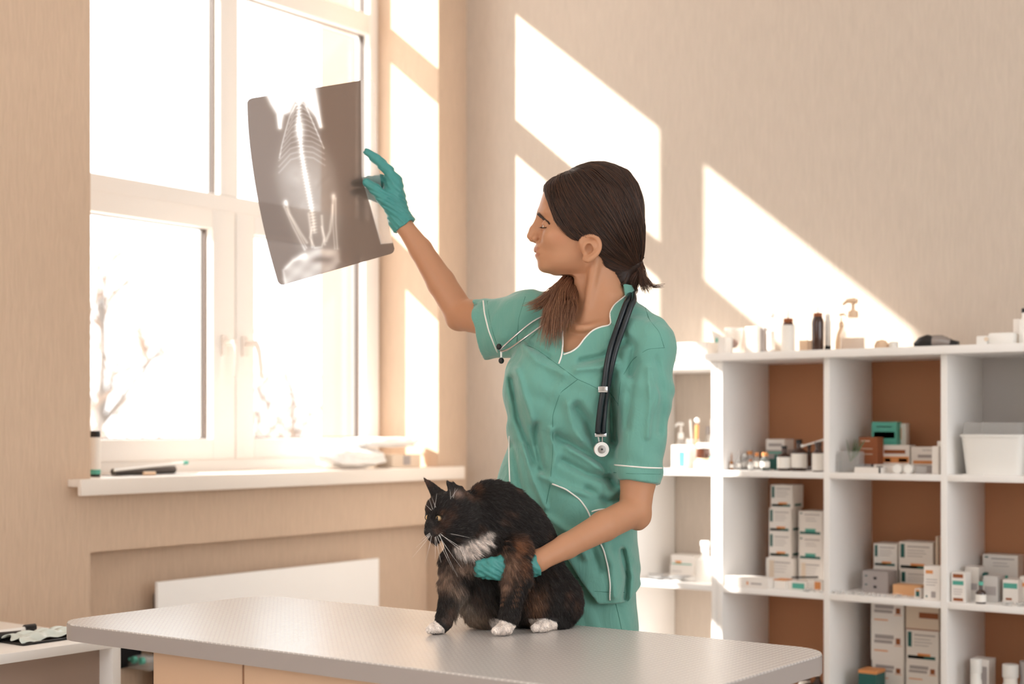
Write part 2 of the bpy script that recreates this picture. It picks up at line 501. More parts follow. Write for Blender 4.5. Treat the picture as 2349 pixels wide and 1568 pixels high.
def sash(y0, y1, z0, z1, gy0, gy1, gz0, gz1):
    s = MB(); a, b = XF-.045, XF+.016
    s.box((a, y0, z0), (b, gy0, z1), m_pvc, .004); s.box((a, gy1, z0), (b, y1, z1), m_pvc, .004)
    s.box((a, gy0, z0), (b, gy1, gz0), m_pvc, .004); s.box((a, gy0, gz1), (b, gy1, z1), m_pvc, .004)
    ob = s.build('sash', win)
    return ob
def beads(gy0, gy1, gz0, gz1, x, parent):
    s = MB(); t = .006
    s.box((x-.012, gy0, gz0), (x, gy0+t, gz1), m_gasket); s.box((x-.012, gy1-t, gz0), (x, gy1, gz1), m_gasket)
    s.box((x-.012, gy0, gz0), (x, gy1, gz0+t*.6), m_gasket); s.box((x-.012, gy0, gz1-t*.6), (x, gy1, gz1), m_gasket)
    s.build('gasket', parent)
    s = MB(); s.box((x-.030, gy0, gz0), (x-.026, gy1, gz1), m_glass); s.build('pane', parent, smooth=0)
    s = MB()
    s.box((x-.025, gy0, gz0), (x-.014, gy0+.009, gz1), m_steel_edge); s.box((x-.025, gy1-.009, gz0), (x-.014, gy1, gz1), m_steel_edge)
    s.build('spacer', parent)
sl = sash(-1.745, -.934, 1.042, 1.893, -1.66, -1.036, 1.112, 1.826); beads(-1.66, -1.036, 1.112, 1.826, XF-.018, sl)
sr = sash(-.929, -.185, 1.042, 1.893, -.842, -.266, 1.112, 1.826); beads(-.842, -.266, 1.112, 1.826, XF-.018, sr)
for (a, b, c_, d_) in ((-1.71, -.989, 1.95, 2.664), (-.904, -.223, 1.95, 2.664), (-1.71, -.989, 2.744, 3.30), (-.904, -.223, 2.744, 3.30)):
    beads(a, b, c_, d_, XF-.03, win)
s = MB(); s.box((XF-.002, -.936, 1.05), (XF+.004, -.928, 1.893), m_gasket); s.build('gasket', win)
m_handle = mat('handle_white', (240, 232, 226), .3)
for yb in (-.987, -.893):
    s = MB(); xb = XF+.016
    s.box((xb, yb-.015, 1.395), (xb+.012, yb+.015, 1.465), m_handle, .004)
    s.lathe([(.010, 0), (.010, .045)], m_handle, c=(xb+.012, yb, 1.44), axis=0, n=14)
    pts = [(xb+.052, yb, 1.448), (xb+.056, yb+.004, 1.43), (xb+.056, yb+.006, 1.40), (xb+.055, yb+.006, 1.36), (xb+.050, yb+.006, 1.322)]
    if yb > -.93: pts = [(p[0], p[1]+.012*i*.6, p[2]) for i, p in enumerate(pts)]
    s.tube(pts, [.011, .0105, .009, .009, .008], m_handle, n=10)
    s.build('handle', sl if yb < -.93 else sr)

# ---- sill (trim_1)
s = MB(); m_sill = mat('sill_white', (238, 228, 218), .3, vary=.04, vscale=5)
s.box((-.31, OY0, .985), (0, OY1, 1.003), m_sill, .002)
s.box((0, -1.84, .981), (.055, -.105, 1.003), m_sill, .003)
s.box((.052, -1.845, .957), (.071, -.100, 1.004), m_sill, .003)
tag(s.build('trim_1'), kind='structure')

s = MB(); s.box((OT, OY1-.006, OZ0), (-.372, OY1, OZ1), m_ext); tag(s.build('trim_2', smooth=0), kind='structure')
# ---- outside: snowy yard, bare trees
m_ground = mat('snowy_ground', (235, 228, 220), .9, vary=.15, vscale=.3)
s = MB(); s.add([(-90, -60, -1), (-.62, -60, -1), (-.62, 80, -1), (-90, 80, -1)], [(0, 1, 2, 3)], m_ground)
o = s.build('ground', smooth=0); tag(o, kind='structure')
m_bark = mat('pale_bark', (112, 102, 95), .9)
m_twig = mat('dry_twigs', (132, 112, 98), .9)
def bare_tree(base, H, spread, seed, twigs, label, group='bare trees beyond the window'):
    rnd = random.Random(seed)
    t = thing('bare_tree', label, 'tree', base, group)
    tr = MB(); br = MB()
    def grow(p, d, L, r, lev, mb):
        pts = [p]; q = np.array(p)
        for i in range(3):
            d = d+np.array([rnd.uniform(-.12, .12), rnd.uniform(-.12, .12), .04]); d = d/np.linalg.norm(d)
            q = q+d*L/3; pts.append(q.copy())
        mb.tube(pts, [r, r*.85, r*.7, r*.5], m_bark if lev < 2 else m_twig, n=5, cap=False)
        if lev < twigs:
            for k in range(4 if lev else 7):
                i = rnd.choice([1, 2, 3]); a = rnd.uniform(0, 6.28)
                nd = d*.8+spread*np.array([math.cos(a), math.sin(a), rnd.uniform(0, .5)])
                grow(pts[i], nd/np.linalg.norm(nd), L*rnd.uniform(.5, .7), r*.5, lev+1, br)
    grow(np.array(base, float), np.array([0, 0, 1.]), H*.5, H*.018, 0, tr)
    tr.build('trunk', t); br.build('branches', t)
for i, (px, d, H, sp, tw, lab) in enumerate([
    (225, 22, 6.5, 1.1, 3, 'pale bare tree outside the left casement, cut by the wall edge'),
    (300, 30, 4.6, 1.3, 3, 'short bushy bare tree right of the tall one outside the left casement'),
    (610, 36, 4.8, 1.0, 3, 'thin bare tree outside at the left edge of the right casement'),
    (690, 30, 6.0, 1.2, 3, 'darkest and tallest bare tree outside the right casement'),
    (640, 24, 2.7, 1.5, 3, 'low dry bush outside under the thin tree in the right casement'), (715, 26, 3.0, 1.4, 3, 'low dry bush outside beside the orange outer wall in the right casement'), (235, 20, 2.6, 1.5, 3, 'low dry bush outside the left casement near the bottle')]):
    p = cam_pt(px, 980, d); bare_tree((p[0], p[1], -1.0), H, sp, 40+i, tw, lab)
# ================================================================ FURNITURE
def rrect(x0, y0, x1, y1, r, n=10):
    pts = []
    for cx, cy_, a in ((x1-r, y0+r, -90), (x1-r, y1-r, 0), (x0+r, y1-r, 90), (x0+r, y0+r, 180)):
        for k in range(n+1):
            t = math.radians(a+90*k/n); pts.append((cx+r*math.cos(t), cy_+r*math.sin(t)))
    return pts
# ---- examination table
TZ = .75; TX0, TX1, TY0, TY1 = .925, 2.395, -2.575, -1.975
tb = thing('examination_table', 'large grey rubber-topped examination table on a peach box pedestal in front of the woman', 'table', ((TX0+TX1)/2, (TY0+TY1)/2, 0))
m_top = bpy.data.materials.new('ribbed_rubber'); m_top.use_nodes = True
nt = m_top.node_tree; N = nt.nodes; L = nt.links; b = N['Principled BSDF']
b.inputs['Base Color'].default_value = lin((170, 163, 158)); b.inputs['Roughness'].default_value = .27; b.inputs['Specular IOR Level'].default_value = .5
tc = N.new('ShaderNodeTexCoord'); sp = N.new('ShaderNodeSeparateXYZ'); L.new(tc.outputs['Object'], sp.inputs[0])
def wavef(axis, freq):
    a = N.new('ShaderNodeMath'); a.operation = 'MULTIPLY'; a.inputs[1].default_value = freq; L.new(sp.outputs[axis], a.inputs[0])
    s_ = N.new('ShaderNodeMath'); s_.operation = 'SINE'; L.new(a.outputs[0], s_.inputs[0]); return s_
wy = wavef('X', 2*math.pi/.0125); wx = wavef('Y', 2*math.pi/.0125)
mxx = N.new('ShaderNodeMath'); mxx.operation = 'MAXIMUM'; L.new(wx.outputs[0], mxx.inputs[0]); L.new(wy.outputs[0], mxx.inputs[1])
gt = N.new('ShaderNodeMapRange'); gt.inputs['From Min'].default_value = .6; gt.inputs['From Max'].default_value = 1.; L.new(mxx.outputs[0], gt.inputs[0])
bp = N.new('ShaderNodeBump'); bp.inputs['Strength'].default_value = .18; bp.inputs['Distance'].default_value = .0012; L.new(gt.outputs[0], bp.inputs['Height']); L.new(bp.outputs[0], b.inputs['Normal'])
mc = N.new('ShaderNodeMix'); mc.data_type = 'RGBA'; mc.inputs[6].default_value = lin((186, 181, 178)); mc.inputs[7].default_value = lin((232, 227, 222)); L.new(gt.outputs[0], mc.inputs[0]); L.new(mc.outputs[2], b.inputs['Base Color'])
m_edge = mat('grey_edge_band', (156, 148, 144), .35)
m_ped = mat('peach_panel', (214, 180, 150), .5, vary=.08, vscale=6)
m_chrome = mat('chrome', (200, 200, 200), .2, metal=1)
s = MB()
P = rrect(TX0, TY0, TX1, TY1, .085, 12)
s.prism(P, TZ-.034, TZ-.003, m_edge)
s.build('edge_band', tb)
s = MB(); P2 = rrect(TX0+.0015, TY0+.0015, TX1-.0015, TY1-.0015, .084, 12); s.prism(P2, TZ-.003, TZ, m_top); s.build('table_top', tb, smooth=0)
a = on_plane(360, 1484, 2, TZ-.034); 
s = MB(); px0 = 1.197
s.box((px0, TY0+.064, 0), (px0+.018, TY1-.05, TZ-.034), m_white, .001)
s.build('side_panel', tb)
s = MB(); s.box((TX1-.22, TY0+.064, 0), (TX1-.202, TY1-.05, TZ-.034), m_white, .001)
s.build('side_panel', tb)
s = MB(); s.box((px0-.001, TY0+.045, 0), (TX1-.20, TY0+.063, TZ-.034), m_ped, .001); s.build('front_panel', tb)
s = MB(); s.box((px0+.018, TY1-.075, 0), (TX1-.22, TY1-.057, TZ-.034), m_ped, .001); s.build('back_panel', tb)
s = MB(); s.box((1.450, TY0+.043, 0), (1.453, TY0+.046, TZ-.034), mat('panel_joint', (150, 115, 90), .7)); s.build('panel_joint', tb)

# ---- radiator with its white cover panel, in the niche
rd = thing('radiator', 'white flat-fronted radiator in the wall niche under the window', 'radiator', (-.03, -1.01, 0))
s = MB(); s.box((-.014, -1.513, .10), (0.0, -.507, .683), m_white, .002); s.build('front_panel', rd)
s = MB(); s.box((-.074, -1.47, .13), (-.035, -.55, .64), mat('radiator_grey', (120, 110, 104), .5), .003)
for y in (-1.3, -.7): s.box((-.036, y, .0), (-.013, y+.05, .62), m_white)
s.build('radiator_body', rd)

# ---- open shelving
SZT = [1.339, .996, .632, .268]                 # undersides / tops handled below
UPX = [.92, 1.268, 1.629, 1.989, 2.349, 2.709]   # left faces of the uprights, 18 mm thick
SFY = -.337; T = .019
def unit(name, label, xs, x_end, top_lo, top_hi, top_over, left_over):
    u = thing(name, label, 'shelf', ((xs[0]+x_end)/2, SFY/2, 0))
    for x in xs: s = MB(); s.box((x, SFY, 0), (x+T, -.004, top_lo), m_white, .001); s.build('upright', u)
    for z in (.268, .632, .996):
        for i in range(len(xs)-1):
            s = MB(); s.box((xs[i]+T, SFY+.001, z), (xs[i+1], -.004, z+T), m_white, .001); s.build('shelf_board', u)
    s = MB(); s.box((xs[0]-left_over, SFY-top_over, top_lo), (x_end, -.004, top_hi), m_white, .0015); s.build('top_board', u)
    return u
sh1 = unit('shelf_unit', 'narrow sunlit white open shelf unit behind the woman, one bay wide', [.905, 1.2480], 1.2672, 1.336, 1.3585, 0, 0)
sh2 = unit('shelf_unit', 'wide white open shelf unit with an overhanging top right of the woman', UPX[1:], 2.728, 1.359, 1.383, .03, .03)
m_greyback = mat('grey_back_panel', (196, 190, 186), .6)
m_bay_shade = mat('bay_shade_brown', (186, 130, 94), .7, vary=.06, vscale=10)  # brown of the shaded wallpaper behind the bays, put into the colour
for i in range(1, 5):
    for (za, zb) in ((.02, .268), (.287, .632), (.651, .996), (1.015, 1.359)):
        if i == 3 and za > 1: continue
        s = MB(); s.box((UPX[i]+T, -.012, za), (UPX[i+1], -.008, zb), m_bay_shade); s.build('back_panel', sh2, smooth=0)  # added sheets that darken the bays in place of shade on the wall
s = MB(); s.box((UPX[3]+T, -.0035, .996+T), (UPX[4], -.001, 1.359), m_greyback); s.box((UPX[3]+T, -.03, .996+T), (UPX[4], -.022, 1.359), m_greyback); s.build('back_panel', sh2)

# ---- low white side cabinet at the lower left
sc_z = None
cb = thing('side_cabinet', 'low white open-fronted side cabinet at the lower left corner by the table', 'cabinet', (.33, -2.7, 0))
CZ = .65
s = MB(); s.box((.02, -3.2, CZ-.023), (.66, -2.18, CZ), m_white, .002); s.build('top_board', cb)
s = MB(); s.box((.02, -2.205, 0), (.66, -2.18, CZ-.023), m_white, .001); s.build('side_panel', cb)
s = MB(); s.box((.02, -3.2, 0), (.66, -3.178, CZ-.023), m_white, .001); s.build('side_panel', cb)
s = MB(); s.box((.60, -3.178, .02), (.612, -2.205, CZ-.023), mat('taupe_board', (168, 146, 132), .6), .0); s.build('back_panel', cb)
# low white bench behind it
lb = thing('low_bench', 'low white bench behind the side cabinet, holding a clear pack of vials', 'bench', (.62, -1.75, 0))
s = MB(); s.box((.30, -2.12, .40), (1.05, -1.45, .425), m_white, .002); s.build('bench_top', lb)
for xx in (.32, 1.0):
    s = MB(); s.box((xx, -2.1, 0), (xx+.02, -1.47, .40), m_white); s.build('side_panel', lb)
# ================================================================ SMALL THINGS
m_card = mat('white_card', (238, 232, 226), .55)
m_card2 = mat('cream_card', (226, 208, 188), .6)
m_teal = mat('teal_print', (84, 168, 152), .5)
m_dteal = mat('dark_teal_print', (36, 92, 88), .5)
m_blackp = mat('black_print', (30, 30, 32), .5)
m_orange = mat('orange_print', (222, 150, 92), .55)
m_brown = mat('brown_print', (150, 84, 46), .55)
m_grey = mat('grey_print', (168, 160, 158), .6)
m_beige = mat('beige_plastic', (226, 196, 166), .4)
m_wpl = mat('white_plastic', (240, 238, 234), .32)
m_bpl = mat('black_plastic', (26, 25, 26), .35)
m_amber = mat('amber_glass', (92, 44, 18), .12, trans=.35, spec=.6, coat=.3)
m_damber = mat('dark_amber_glass', (58, 30, 18), .12, spec=.6, coat=.4)
m_clear = mat('clear_plastic', (248, 248, 246), .15, trans=.5, ior=1.1, alpha=.42)
m_liquid = mat('peach_liquid', (244, 214, 186), .3)
m_label = mat('paper_label', (240, 236, 230), .6)
m_foil = mat('foil_blister', (200, 200, 200), .28, metal=.8, bump=(90, .8, .003))
m_brownbox = mat('brown_card', (150, 86, 52), .6)
m_tealbox = mat('teal_card', (92, 178, 160), .5)
m_green = mat('dried_leaves', (120, 134, 104), .8)
ROW = {0: 1.3832, 'L': 1.3587, 1: 1.0152, 2: .6512, 3: .2872}

def Xat(px, y): return float(on_plane(px, 900, 1, y)[0])
def mpp(px, y): return depth_of(on_plane(px, 900, 1, y))/FPX      # metres per pixel there
def front_w(px0, px1, y): return Xat(px0, y), Xat(px1, y)

def print_face(s, x0, x1, y, z0, z1, marks):
    e = .0004; W_, H_ = x1-x0, z1-z0
    for (u0, v0, u1, v1, mt) in marks:      # v up from the bottom
        s.box((x0+u0*W_, y-e, z0+v0*H_), (x0+u1*W_, y, z0+v1*H_), mt)
ST_A = [(.05, .45, .17, .93, m_dteal), (.05, .08, .90, .18, m_dteal), (.05, .08, .55, .181, m_blackp), (.35, .18, .75, .26, m_orange), (.25, .82, .90, .86, m_grey), (.25, .70, .75, .72, m_grey), (.25, .60, .80, .62, m_grey), (.25, .50, .7, .52, m_grey)]
ST_B = [(.05, .08, .92, .18, m_dteal), (.06, .88, .16, .93, m_dteal), (.28, .18, .72, .30, m_teal), (.25, .84, .90, .88, m_grey), (.3, .7, .7, .72, m_grey), (.3, .6, .75, .62, m_grey)]
ST_C = [(.30, .80, .88, .85, m_grey), (.12, .2, .3, .9, m_card2), (.3, .68, .78, .70, m_grey), (.3, .56, .74, .58, m_grey), (.3, .44, .7, .46, m_grey)]
ST_D = [(.12, .70, .70, .83, m_grey), (.10, .56, .66, .66, m_grey), (.10, .30, .52, .34, m_orange), (.76, .55, .90, .75, m_brown), (.72, .50, .94, .52, m_orange)]
ST_E = [(.10, .74, .20, .80, m_dteal), (.44, .62, .56, .74, m_blackp), (.44, .22, .56, .34, m_blackp), (.10, .34, .2, .40, m_dteal), (.08, .05, .95, .1, m_grey)]
ST_F = [(.12, .82, .85, .95, m_brown), (.10, .58, .88, .72, m_teal), (.16, .42, .8, .44, m_grey), (.16, .34, .8, .36, m_grey), (.16, .26, .7, .28, m_grey), (.15, .04, .85, .14, m_brown)]
ST_G = [(.12, .78, .55, .88, m_orange), (.15, .60, .8, .62, m_grey), (.15, .52, .8, .54, m_grey), (.15, .44, .7, .46, m_grey), (.45, .08, .72, .26, m_grey), (.12, .08, .22, .14, m_dteal)]
ST_H = [(.40, .42, .98, .62, m_brown), (.1, .86, .5, .89, m_grey), (0, 0, 1, .04, m_brown)]
ST_I = [(.05, .08, .95, .86, m_tealbox), (.1, .34, .92, .60, m_blackp), (.2, .78, .8, .82, m_card)]
ST_J = [(.05, .55, .85, .75, m_brown), (.02, .08, .98, .40, m_orange), (.08, .12, .3, .3, m_brown), (.6, .12, .92, .3, m_brown)]
ST_K = [(.10, .1, .95, .26, m_orange), (.3, .42, .9, .58, m_grey), (.5, .8, .9, .84, m_grey)]
ST_L = [(.1, .84, .6, .87, m_card2), (.15, .56, .75, .58, m_card2), (.15, .36, .75, .38, m_card2)]
ST_M = [(.2, .2, .8, .75, m_dteal), (.2, .75, .8, .92, m_orange)]
ST_0 = [(.1, .35, .5, .42, m_grey)]
def carton(px0, px1, hpx, base, y, dep, marks, label, group=None, body=None, z=None, rot=0, name='medicine_carton', cat='box', lid=None, loose=0):
    x0, x1 = front_w(px0, px1, y); z0 = ROW[base] if z is None else z
    h = hpx*mpp((px0+px1)/2, y)
    s = MB(); s.box((x0, y, z0), (x1, y+dep, z0+h), body or m_card, .0008)
    print_face(s, x0, x1, y, z0, z0+h, marks)
    if lid: s.box((x0-.0005, y-.0005, z0+h*.93), (x1+.0005, y+dep+.0005, z0+h+.0005), lid)
    if marks in (ST_A, ST_B): s.box((x1, y+.2*dep, z0+.1*h), (x1+.0004, y+.8*dep, z0+.2*h), m_dteal)
    cx, cy2 = (x0+x1)/2, y+dep/2
    if rot:
        M = Matrix.Translation((cx, cy2, 0)) @ Matrix.Rotation(rot, 4, 'Z') @ Matrix.Translation((-cx, -cy2, 0)); s.xform(M)
    o = s.build(name, smooth=0, origin=(cx, cy2, z0)); tag(o, label, cat, group)
    return z0+h
def PR(r, h, neck=.45, sh=.72, nr=None):
    nr = nr or r*neck
    return [(r*.92, 0), (r, h*.03), (r, h*sh*.92), (r*.94, h*sh), (nr*1.15, h*(sh+.10)), (nr, h*(sh+.13)), (nr, h)]
def bottle(px, wpx, hpx, base, y, label, body=None, cap=None, lab=None, capfrac=.16, neck=.42, sh=.70, group=None, name='medicine_bottle', cat='bottle', labz=(.1, .55), capr=None, z=None, nozzle=None, body_name='body', band=None):
    x = Xat(px, y); k = mpp(px, y); r = wpx*k/2; h = hpx*k; z0 = ROW[base] if z is None else z
    t = thing(name, label, cat, (x, y, z0), group)
    s = MB(); hb = h*(1-capfrac*.7); s.lathe(PR(r, hb, neck, sh), body or m_damber, c=(x, y, z0), n=24); s.build(body_name, t)
    if lab:
        s = MB(); s.lathe([(r+.0004, h*labz[0]), (r+.0004, h*labz[1])], lab, c=(x, y, z0), n=24, cap=False)
        if band: s.lathe([(r+.0007, h*labz[0]), (r+.0007, h*(labz[0]+.10))], band, c=(x, y, z0), n=24, cap=False)
        lo = s.build('label', t)
    if cap:
        cr = capr*k if capr else r*neck*1.18
        s = MB(); s.lathe([(cr*.97, h*(1-capfrac)), (cr, h*(1-capfrac)+.001), (cr, h-.0015), (cr*.9, h)], cap, c=(x, y, z0), n=20); s.build('cap', t)
    if nozzle:
        s = MB(); s.lathe([(r*.14, h), (r*.12, h+nozzle*k)], m_wpl, c=(x, y, z0), n=10); s.build('nozzle', t)
    return t
def pump_bottle(px, wpx, hpx, base, y, label, body, pump, z=None, direction=-1, group=None, inner=None):
    x = Xat(px, y); k = mpp(px, y); r = wpx*k/2; h = hpx*k; z0 = ROW[base] if z is None else z
    t = thing('pump_bottle', label, 'bottle', (x, y, z0), group)
    s = MB(); s.lathe([(r*.94, 0), (r, h*.03), (r*.96, h*.3), (r*.7, h*.5), (r*.34, h*.62), (r*.3, h*.66)], body, c=(x, y, z0), n=26, sy=.7); s.build('body', t)
    if inner:
        s = MB(); s.lathe([(r*.8, h*.02), (r*.86, h*.05), (r*.84, h*.24)], inner, c=(x, y, z0), n=20, sy=.6); s.build('liquid', t)
    s = MB(); s.lathe([(r*.38, h*.64), (r*.40, h*.66), (r*.36, h*.76), (r*.14, h*.79), (r*.12, h*.90)], pump, c=(x, y, z0), n=18); s.build('collar', t)
    s = MB(); s.tube([(x+r*.3*-direction, y, z0+h*.95), (x, y, z0+h*.96), (x+direction*r*.45, y, z0+h*.97), (x+direction*r*.8, y, z0+h*.90)], [r*.2, r*.24, r*.16, r*.1], pump, n=10); s.build('pump_head', t)
    return t
def vial(px, wpx, hpx, y, label, base=1, cap=None, liq=None, group='glass vials in the middle bay'):
    x = Xat(px, y); k = mpp(px, y); r = wpx*k/2; h = hpx*k; z0 = ROW[base]
    t = thing('glass_vial', label, 'vial', (x, y, z0), group)
    s = MB(); s.lathe([(r*.95, 0), (r, h*.04), (r, h*.62), (r*.55, h*.74), (r*.5, h*.84)], liq or m_clear, c=(x, y, z0), n=18); s.build('body', t)
    s = MB(); s.lathe([(r+.0003, h*.18), (r+.0003, h*.5)], m_label, c=(x, y, z0), n=18, cap=False); s.build('label', t)
    s = MB(); s.lathe([(r*.66, h*.80), (r*.68, h*.82), (r*.68, h*.98), (r*.6, h)], cap or m_orange, c=(x, y, z0), n=16); s.build('cap', t)
def ampoule(px, wpx, hpx, y, label, m=None, group='slim glass ampoules in the middle bay'):
    x = Xat(px, y); k = mpp(px, y); r = wpx*k/2; h = hpx*k
    t = thing('glass_ampoule', label, 'ampoule', (x, y, ROW[1]), group)
    s = MB(); s.lathe([(r*.9, 0), (r, h*.03), (r, h*.42), (r*.35, h*.55), (r*.3, h*.62), (r*.42, h*.7), (r*.25, h*.9), (r*.1, h)], m or m_clear, c=(x, y, ROW[1]), n=16); s.build('body', t)
    s = MB(); s.lathe([(r+.0003, h*.14), (r+.0003, h*.32)], m_label, c=(x, y, ROW[1]), n=16, cap=False); s.build('label', t)

# ---------------- on top of the narrow unit
bottle(1535, 20, 52, 'L', -.20, 'small white bottle with a brown cap just behind her shoulder on the narrow unit', m_wpl, m_brown, None, .35, neck=.8)
carton(1552, 1622, 47, 'L', -.30, .12, ST_0, 'long plain white carton lying on top of the narrow unit', name='white_carton')
s = MB()
x = Xat(1640, -.24); z0 = ROW[0]
# teal printed pouch leaning
pc = thing('sample_pouch', 'white pouch with a teal print leaning between the long carton and the cup', 'pouch', (x, -.2, z0))
x0, x1 = Xat(1652, -.18), Xat(1674, -.18)
s.add([(x0+.02, -.24, z0), (x1, -.24, z0), (x1-.02, -.20, z0+.065), (x0-.022, -.20, z0+.085), (x0+.02, -.225, z0), (x1, -.225, z0), (x1-.02, -.19, z0+.065), (x0-.022, -.19, z0+.085)], [(0, 1, 2, 3), (7, 6, 5, 4), (0, 4, 5, 1), (1, 5, 6, 2), (2, 6, 7, 3), (3, 7, 4, 0)], m_card); s.build('body', pc)
s = MB(); s.add([(x0+.016, -.234, z0+.03), (x1-.026, -.236, z0+.035), (x1-.01, -.222, z0+.05), (x0+.005, -.218, z0+.06)], [(0, 1, 2, 3)], m_teal); s.build('print', pc)
carton(1647, 1664, 38, 0, -.335, .05, [], 'tiny blank white box in front of the clear cup', name='white_box')
cu = thing('plastic_cup', 'clear plastic cup with a brown lump inside on the wide unit', 'cup', (Xat(1683, -.27), -.27, ROW[0]))
c_ = tuple(cu.location); k = mpp(1683, -.27)
s = MB(); s.lathe([(17*k, 0), (22*k, 60*k), (23*k, 60*k), (23*k, 57*k)], m_clear, c=c_, n=28); s.build('cup_wall', cu)
s = MB(); s.ball((c_[0], c_[1], c_[2]+24*k), (10*k, 10*k, 10*k), m_brown); s.build('contents', cu)
carton(1709, 1735, 62, 0, -.27, .05, [], 'upright plain white box right of the clear cup', name='white_box')
carton(1738, 1753, 60, 0, -.24, .04, [(.1, .05, .9, .1, m_dteal)], 'narrow grey upright box with a dark foot', body=m_grey, name='grey_box')
bottle(1768, 17, 92, 0, -.24, 'tall slim translucent white bottle between the grey box and the first brown bottle', m_clear, m_wpl, m_label, .1, neck=.9, sh=.9)
bottle(1808, 31, 78, 0, -.27, 'brown glass bottle with a big white label on the wide unit', m_amber, m_brown, m_label, .12, neck=.6, sh=.86, labz=(.02, .8), nozzle=18)
carton(1833, 1853, 27, 0, -.27, .03, [], 'small beige block between the two brown bottles', body=m_beige, name='beige_block', cat='box')
bottle(1876, 28, 88, 0, -.27, 'dark brown unlabelled bottle next to the slim white tube on the wide unit', m_damber, m_brown, None, .1, neck=.62, sh=.88, nozzle=14)
bottle(1899, 14, 86, 0, -.23, 'slim white tube with black markings beside the dark brown bottle', m_wpl, m_wpl, m_label, .1, neck=.7, sh=.85, labz=(.06, .8), band=m_blackp, nozzle=16)
pump_bottle(1930, 30, 90, 0, -.18, 'beige spray bottle behind the clear pump bottle', m_beige, m_beige, direction=1)
pump_bottle(1957, 62, 118, 0, -.26, 'clear pump soap bottle with peach liquid on the wide unit', m_clear, m_beige, inner=m_liquid)
s = MB(); x = Xat(2022, -.2); s.lathe([(.022, 0), (.022, .018), (.015, .03), (.006, .033)], m_beige, c=(x, -.2, ROW[0])); o = s.build('dome_cover', origin=(x, -.2, ROW[0])); tag(o, 'beige dome cover right of the clear pump bottle', 'cover')
s = MB(); x = Xat(2050, -.2); s.lathe([(.014, 0), (.015, .022), (.011, .026)], m_wpl, c=(x, -.2, ROW[0])); o = s.build('small_jar', origin=(x, -.2, ROW[0])); tag(o, 'tiny white jar in the sun patch left of the clipper', 'jar')
# hair clipper
cl = thing('hair_clipper', 'black and silver hair clipper lying on the wide unit', 'clipper', (Xat(2150, -.24), -.24, ROW[0])); cx0 = Xat(2097, -.24); cx1 = Xat(2200, -.24); z0 = ROW[0]; Lc = cx1-cx0
s = MB(); s.tube([(cx0+.002, -.24, z0+.010), (cx0+Lc*.15, -.24, z0+.018), (cx0+Lc*.3, -.24, z0+.021), (cx0+Lc*.46, -.24, z0+.018)], [.008, .016, .02, .017], m_bpl, n=14); s.build('head', cl)
s = MB(); s.tube([(cx0+Lc*.44, -.24, z0+.020), (cx0+Lc*.62, -.24, z0+.020), (cx0+Lc*.82, -.24, z0+.014)], [.019, .018, .012], mat('silver_plastic', (150, 142, 138), .25, metal=.5), n=14); s.build('body', cl)
s = MB(); s.tube([(cx0+Lc*.80, -.24, z0+.013), (cx0+Lc*.99, -.24, z0+.009)], [.0115, .009], m_bpl, n=14); s.build('end_cap', cl)
dv = thing('white_device', 'white handheld device lying at the right end of the wide unit', 'device', (Xat(2290, -.26), -.26, ROW[0])); x0, x1 = Xat(2247, -.26), Xat(2330, -.26)
s = MB(); s.box((x0, -.29, z0), (x0+.030, -.21, z0+.028), m_wpl, .004); s.build('device_head', dv); s = MB(); s.box((x0+.03, -.285, z0), (x1, -.215, z0+.036), m_wpl, .008); s.build('body', dv)
s = MB(); s.lathe([(.006, 0), (.006, .002)], m_card2, c=(x0+.03, -.2935, z0+.018), axis=1); s.build('button', dv)
carton(2324, 2337, 62, 0, -.21, .03, [], 'narrow white box behind the white device', name='white_box')
bottle(2350, 22, 84, 0, -.25, 'white bottle with a black top cut by the right edge of the photo', m_wpl, m_bpl, None, .12, neck=.5)
s = MB(); x = Xat(2215, -.27); s.tube([(x, -.27, z0+.0015), (x+.05, -.26, z0+.0015)], .0015, m_bpl, n=6); o = s.build('black_pen', origin=(x, -.27, z0)); tag(o, 'thin black stick between the clipper and the white device', 'stick')

# ---------------- narrow unit, first bay
pump_bottle(1562, 38, 105, 1, -.18, 'clear pump bottle at the back of the narrow sunlit bay', m_clear, m_wpl)
carton(1540, 1572, 55, 1, -.30, .07, [(.55, .1, .95, .72, m_teal)], 'white carton with a teal blob beside her sleeve in the narrow bay', name='white_carton')
tp = thing('toothbrush_cup', 'pale cup holding a toothbrush and a syringe in the narrow bay', 'cup', (Xat(1590, -.2), -.2, ROW[1])); c_ = tuple(tp.location); k = mpp(1590, -.2)
s = MB(); s.lathe([(13*k, 0), (17*k, 68*k), (15.5*k, 68*k)], m_clear, c=c_, n=24); s.build('cup_wall', tp)
s = MB(); s.tube([(c_[0], c_[1], c_[2]+.01), (c_[0]-.012, c_[1], c_[2]+112*k)], .004, m_wpl, n=8); o = s.build('toothbrush', origin=c_); tag(o, 'white and teal toothbrush standing in the pale cup', 'toothbrush')
s = MB(); s.tube([(c_[0]+.005, c_[1]+.005, c_[2]+.01), (c_[0]+.012, c_[1]+.005, c_[2]+100*k)], .0065, m_orange, n=10); s.ball((c_[0]+.012, c_[1]+.005, c_[2]+110*k), .009, m_wpl); o = s.build('roll_on_stick', origin=c_); tag(o, 'gold stick with a white round tip standing in the pale cup', 'stick')
bottle(1613, 31, 60, 1, -.26, 'short amber jar with a wide white cap in the narrow bay', m_amber, m_wpl, m_liquid, .2, neck=.8, sh=.78, labz=(.05, .42))
bottle(1634, 20, 112, 1, -.14, 'tall white bottle touching the right wall of the narrow bay', m_wpl, m_wpl, None, .2)
bottle(1624, 22, 95, 1, -.08, 'clear glass bottle at the very back of the narrow bay', m_clear, m_grey, None, .2)
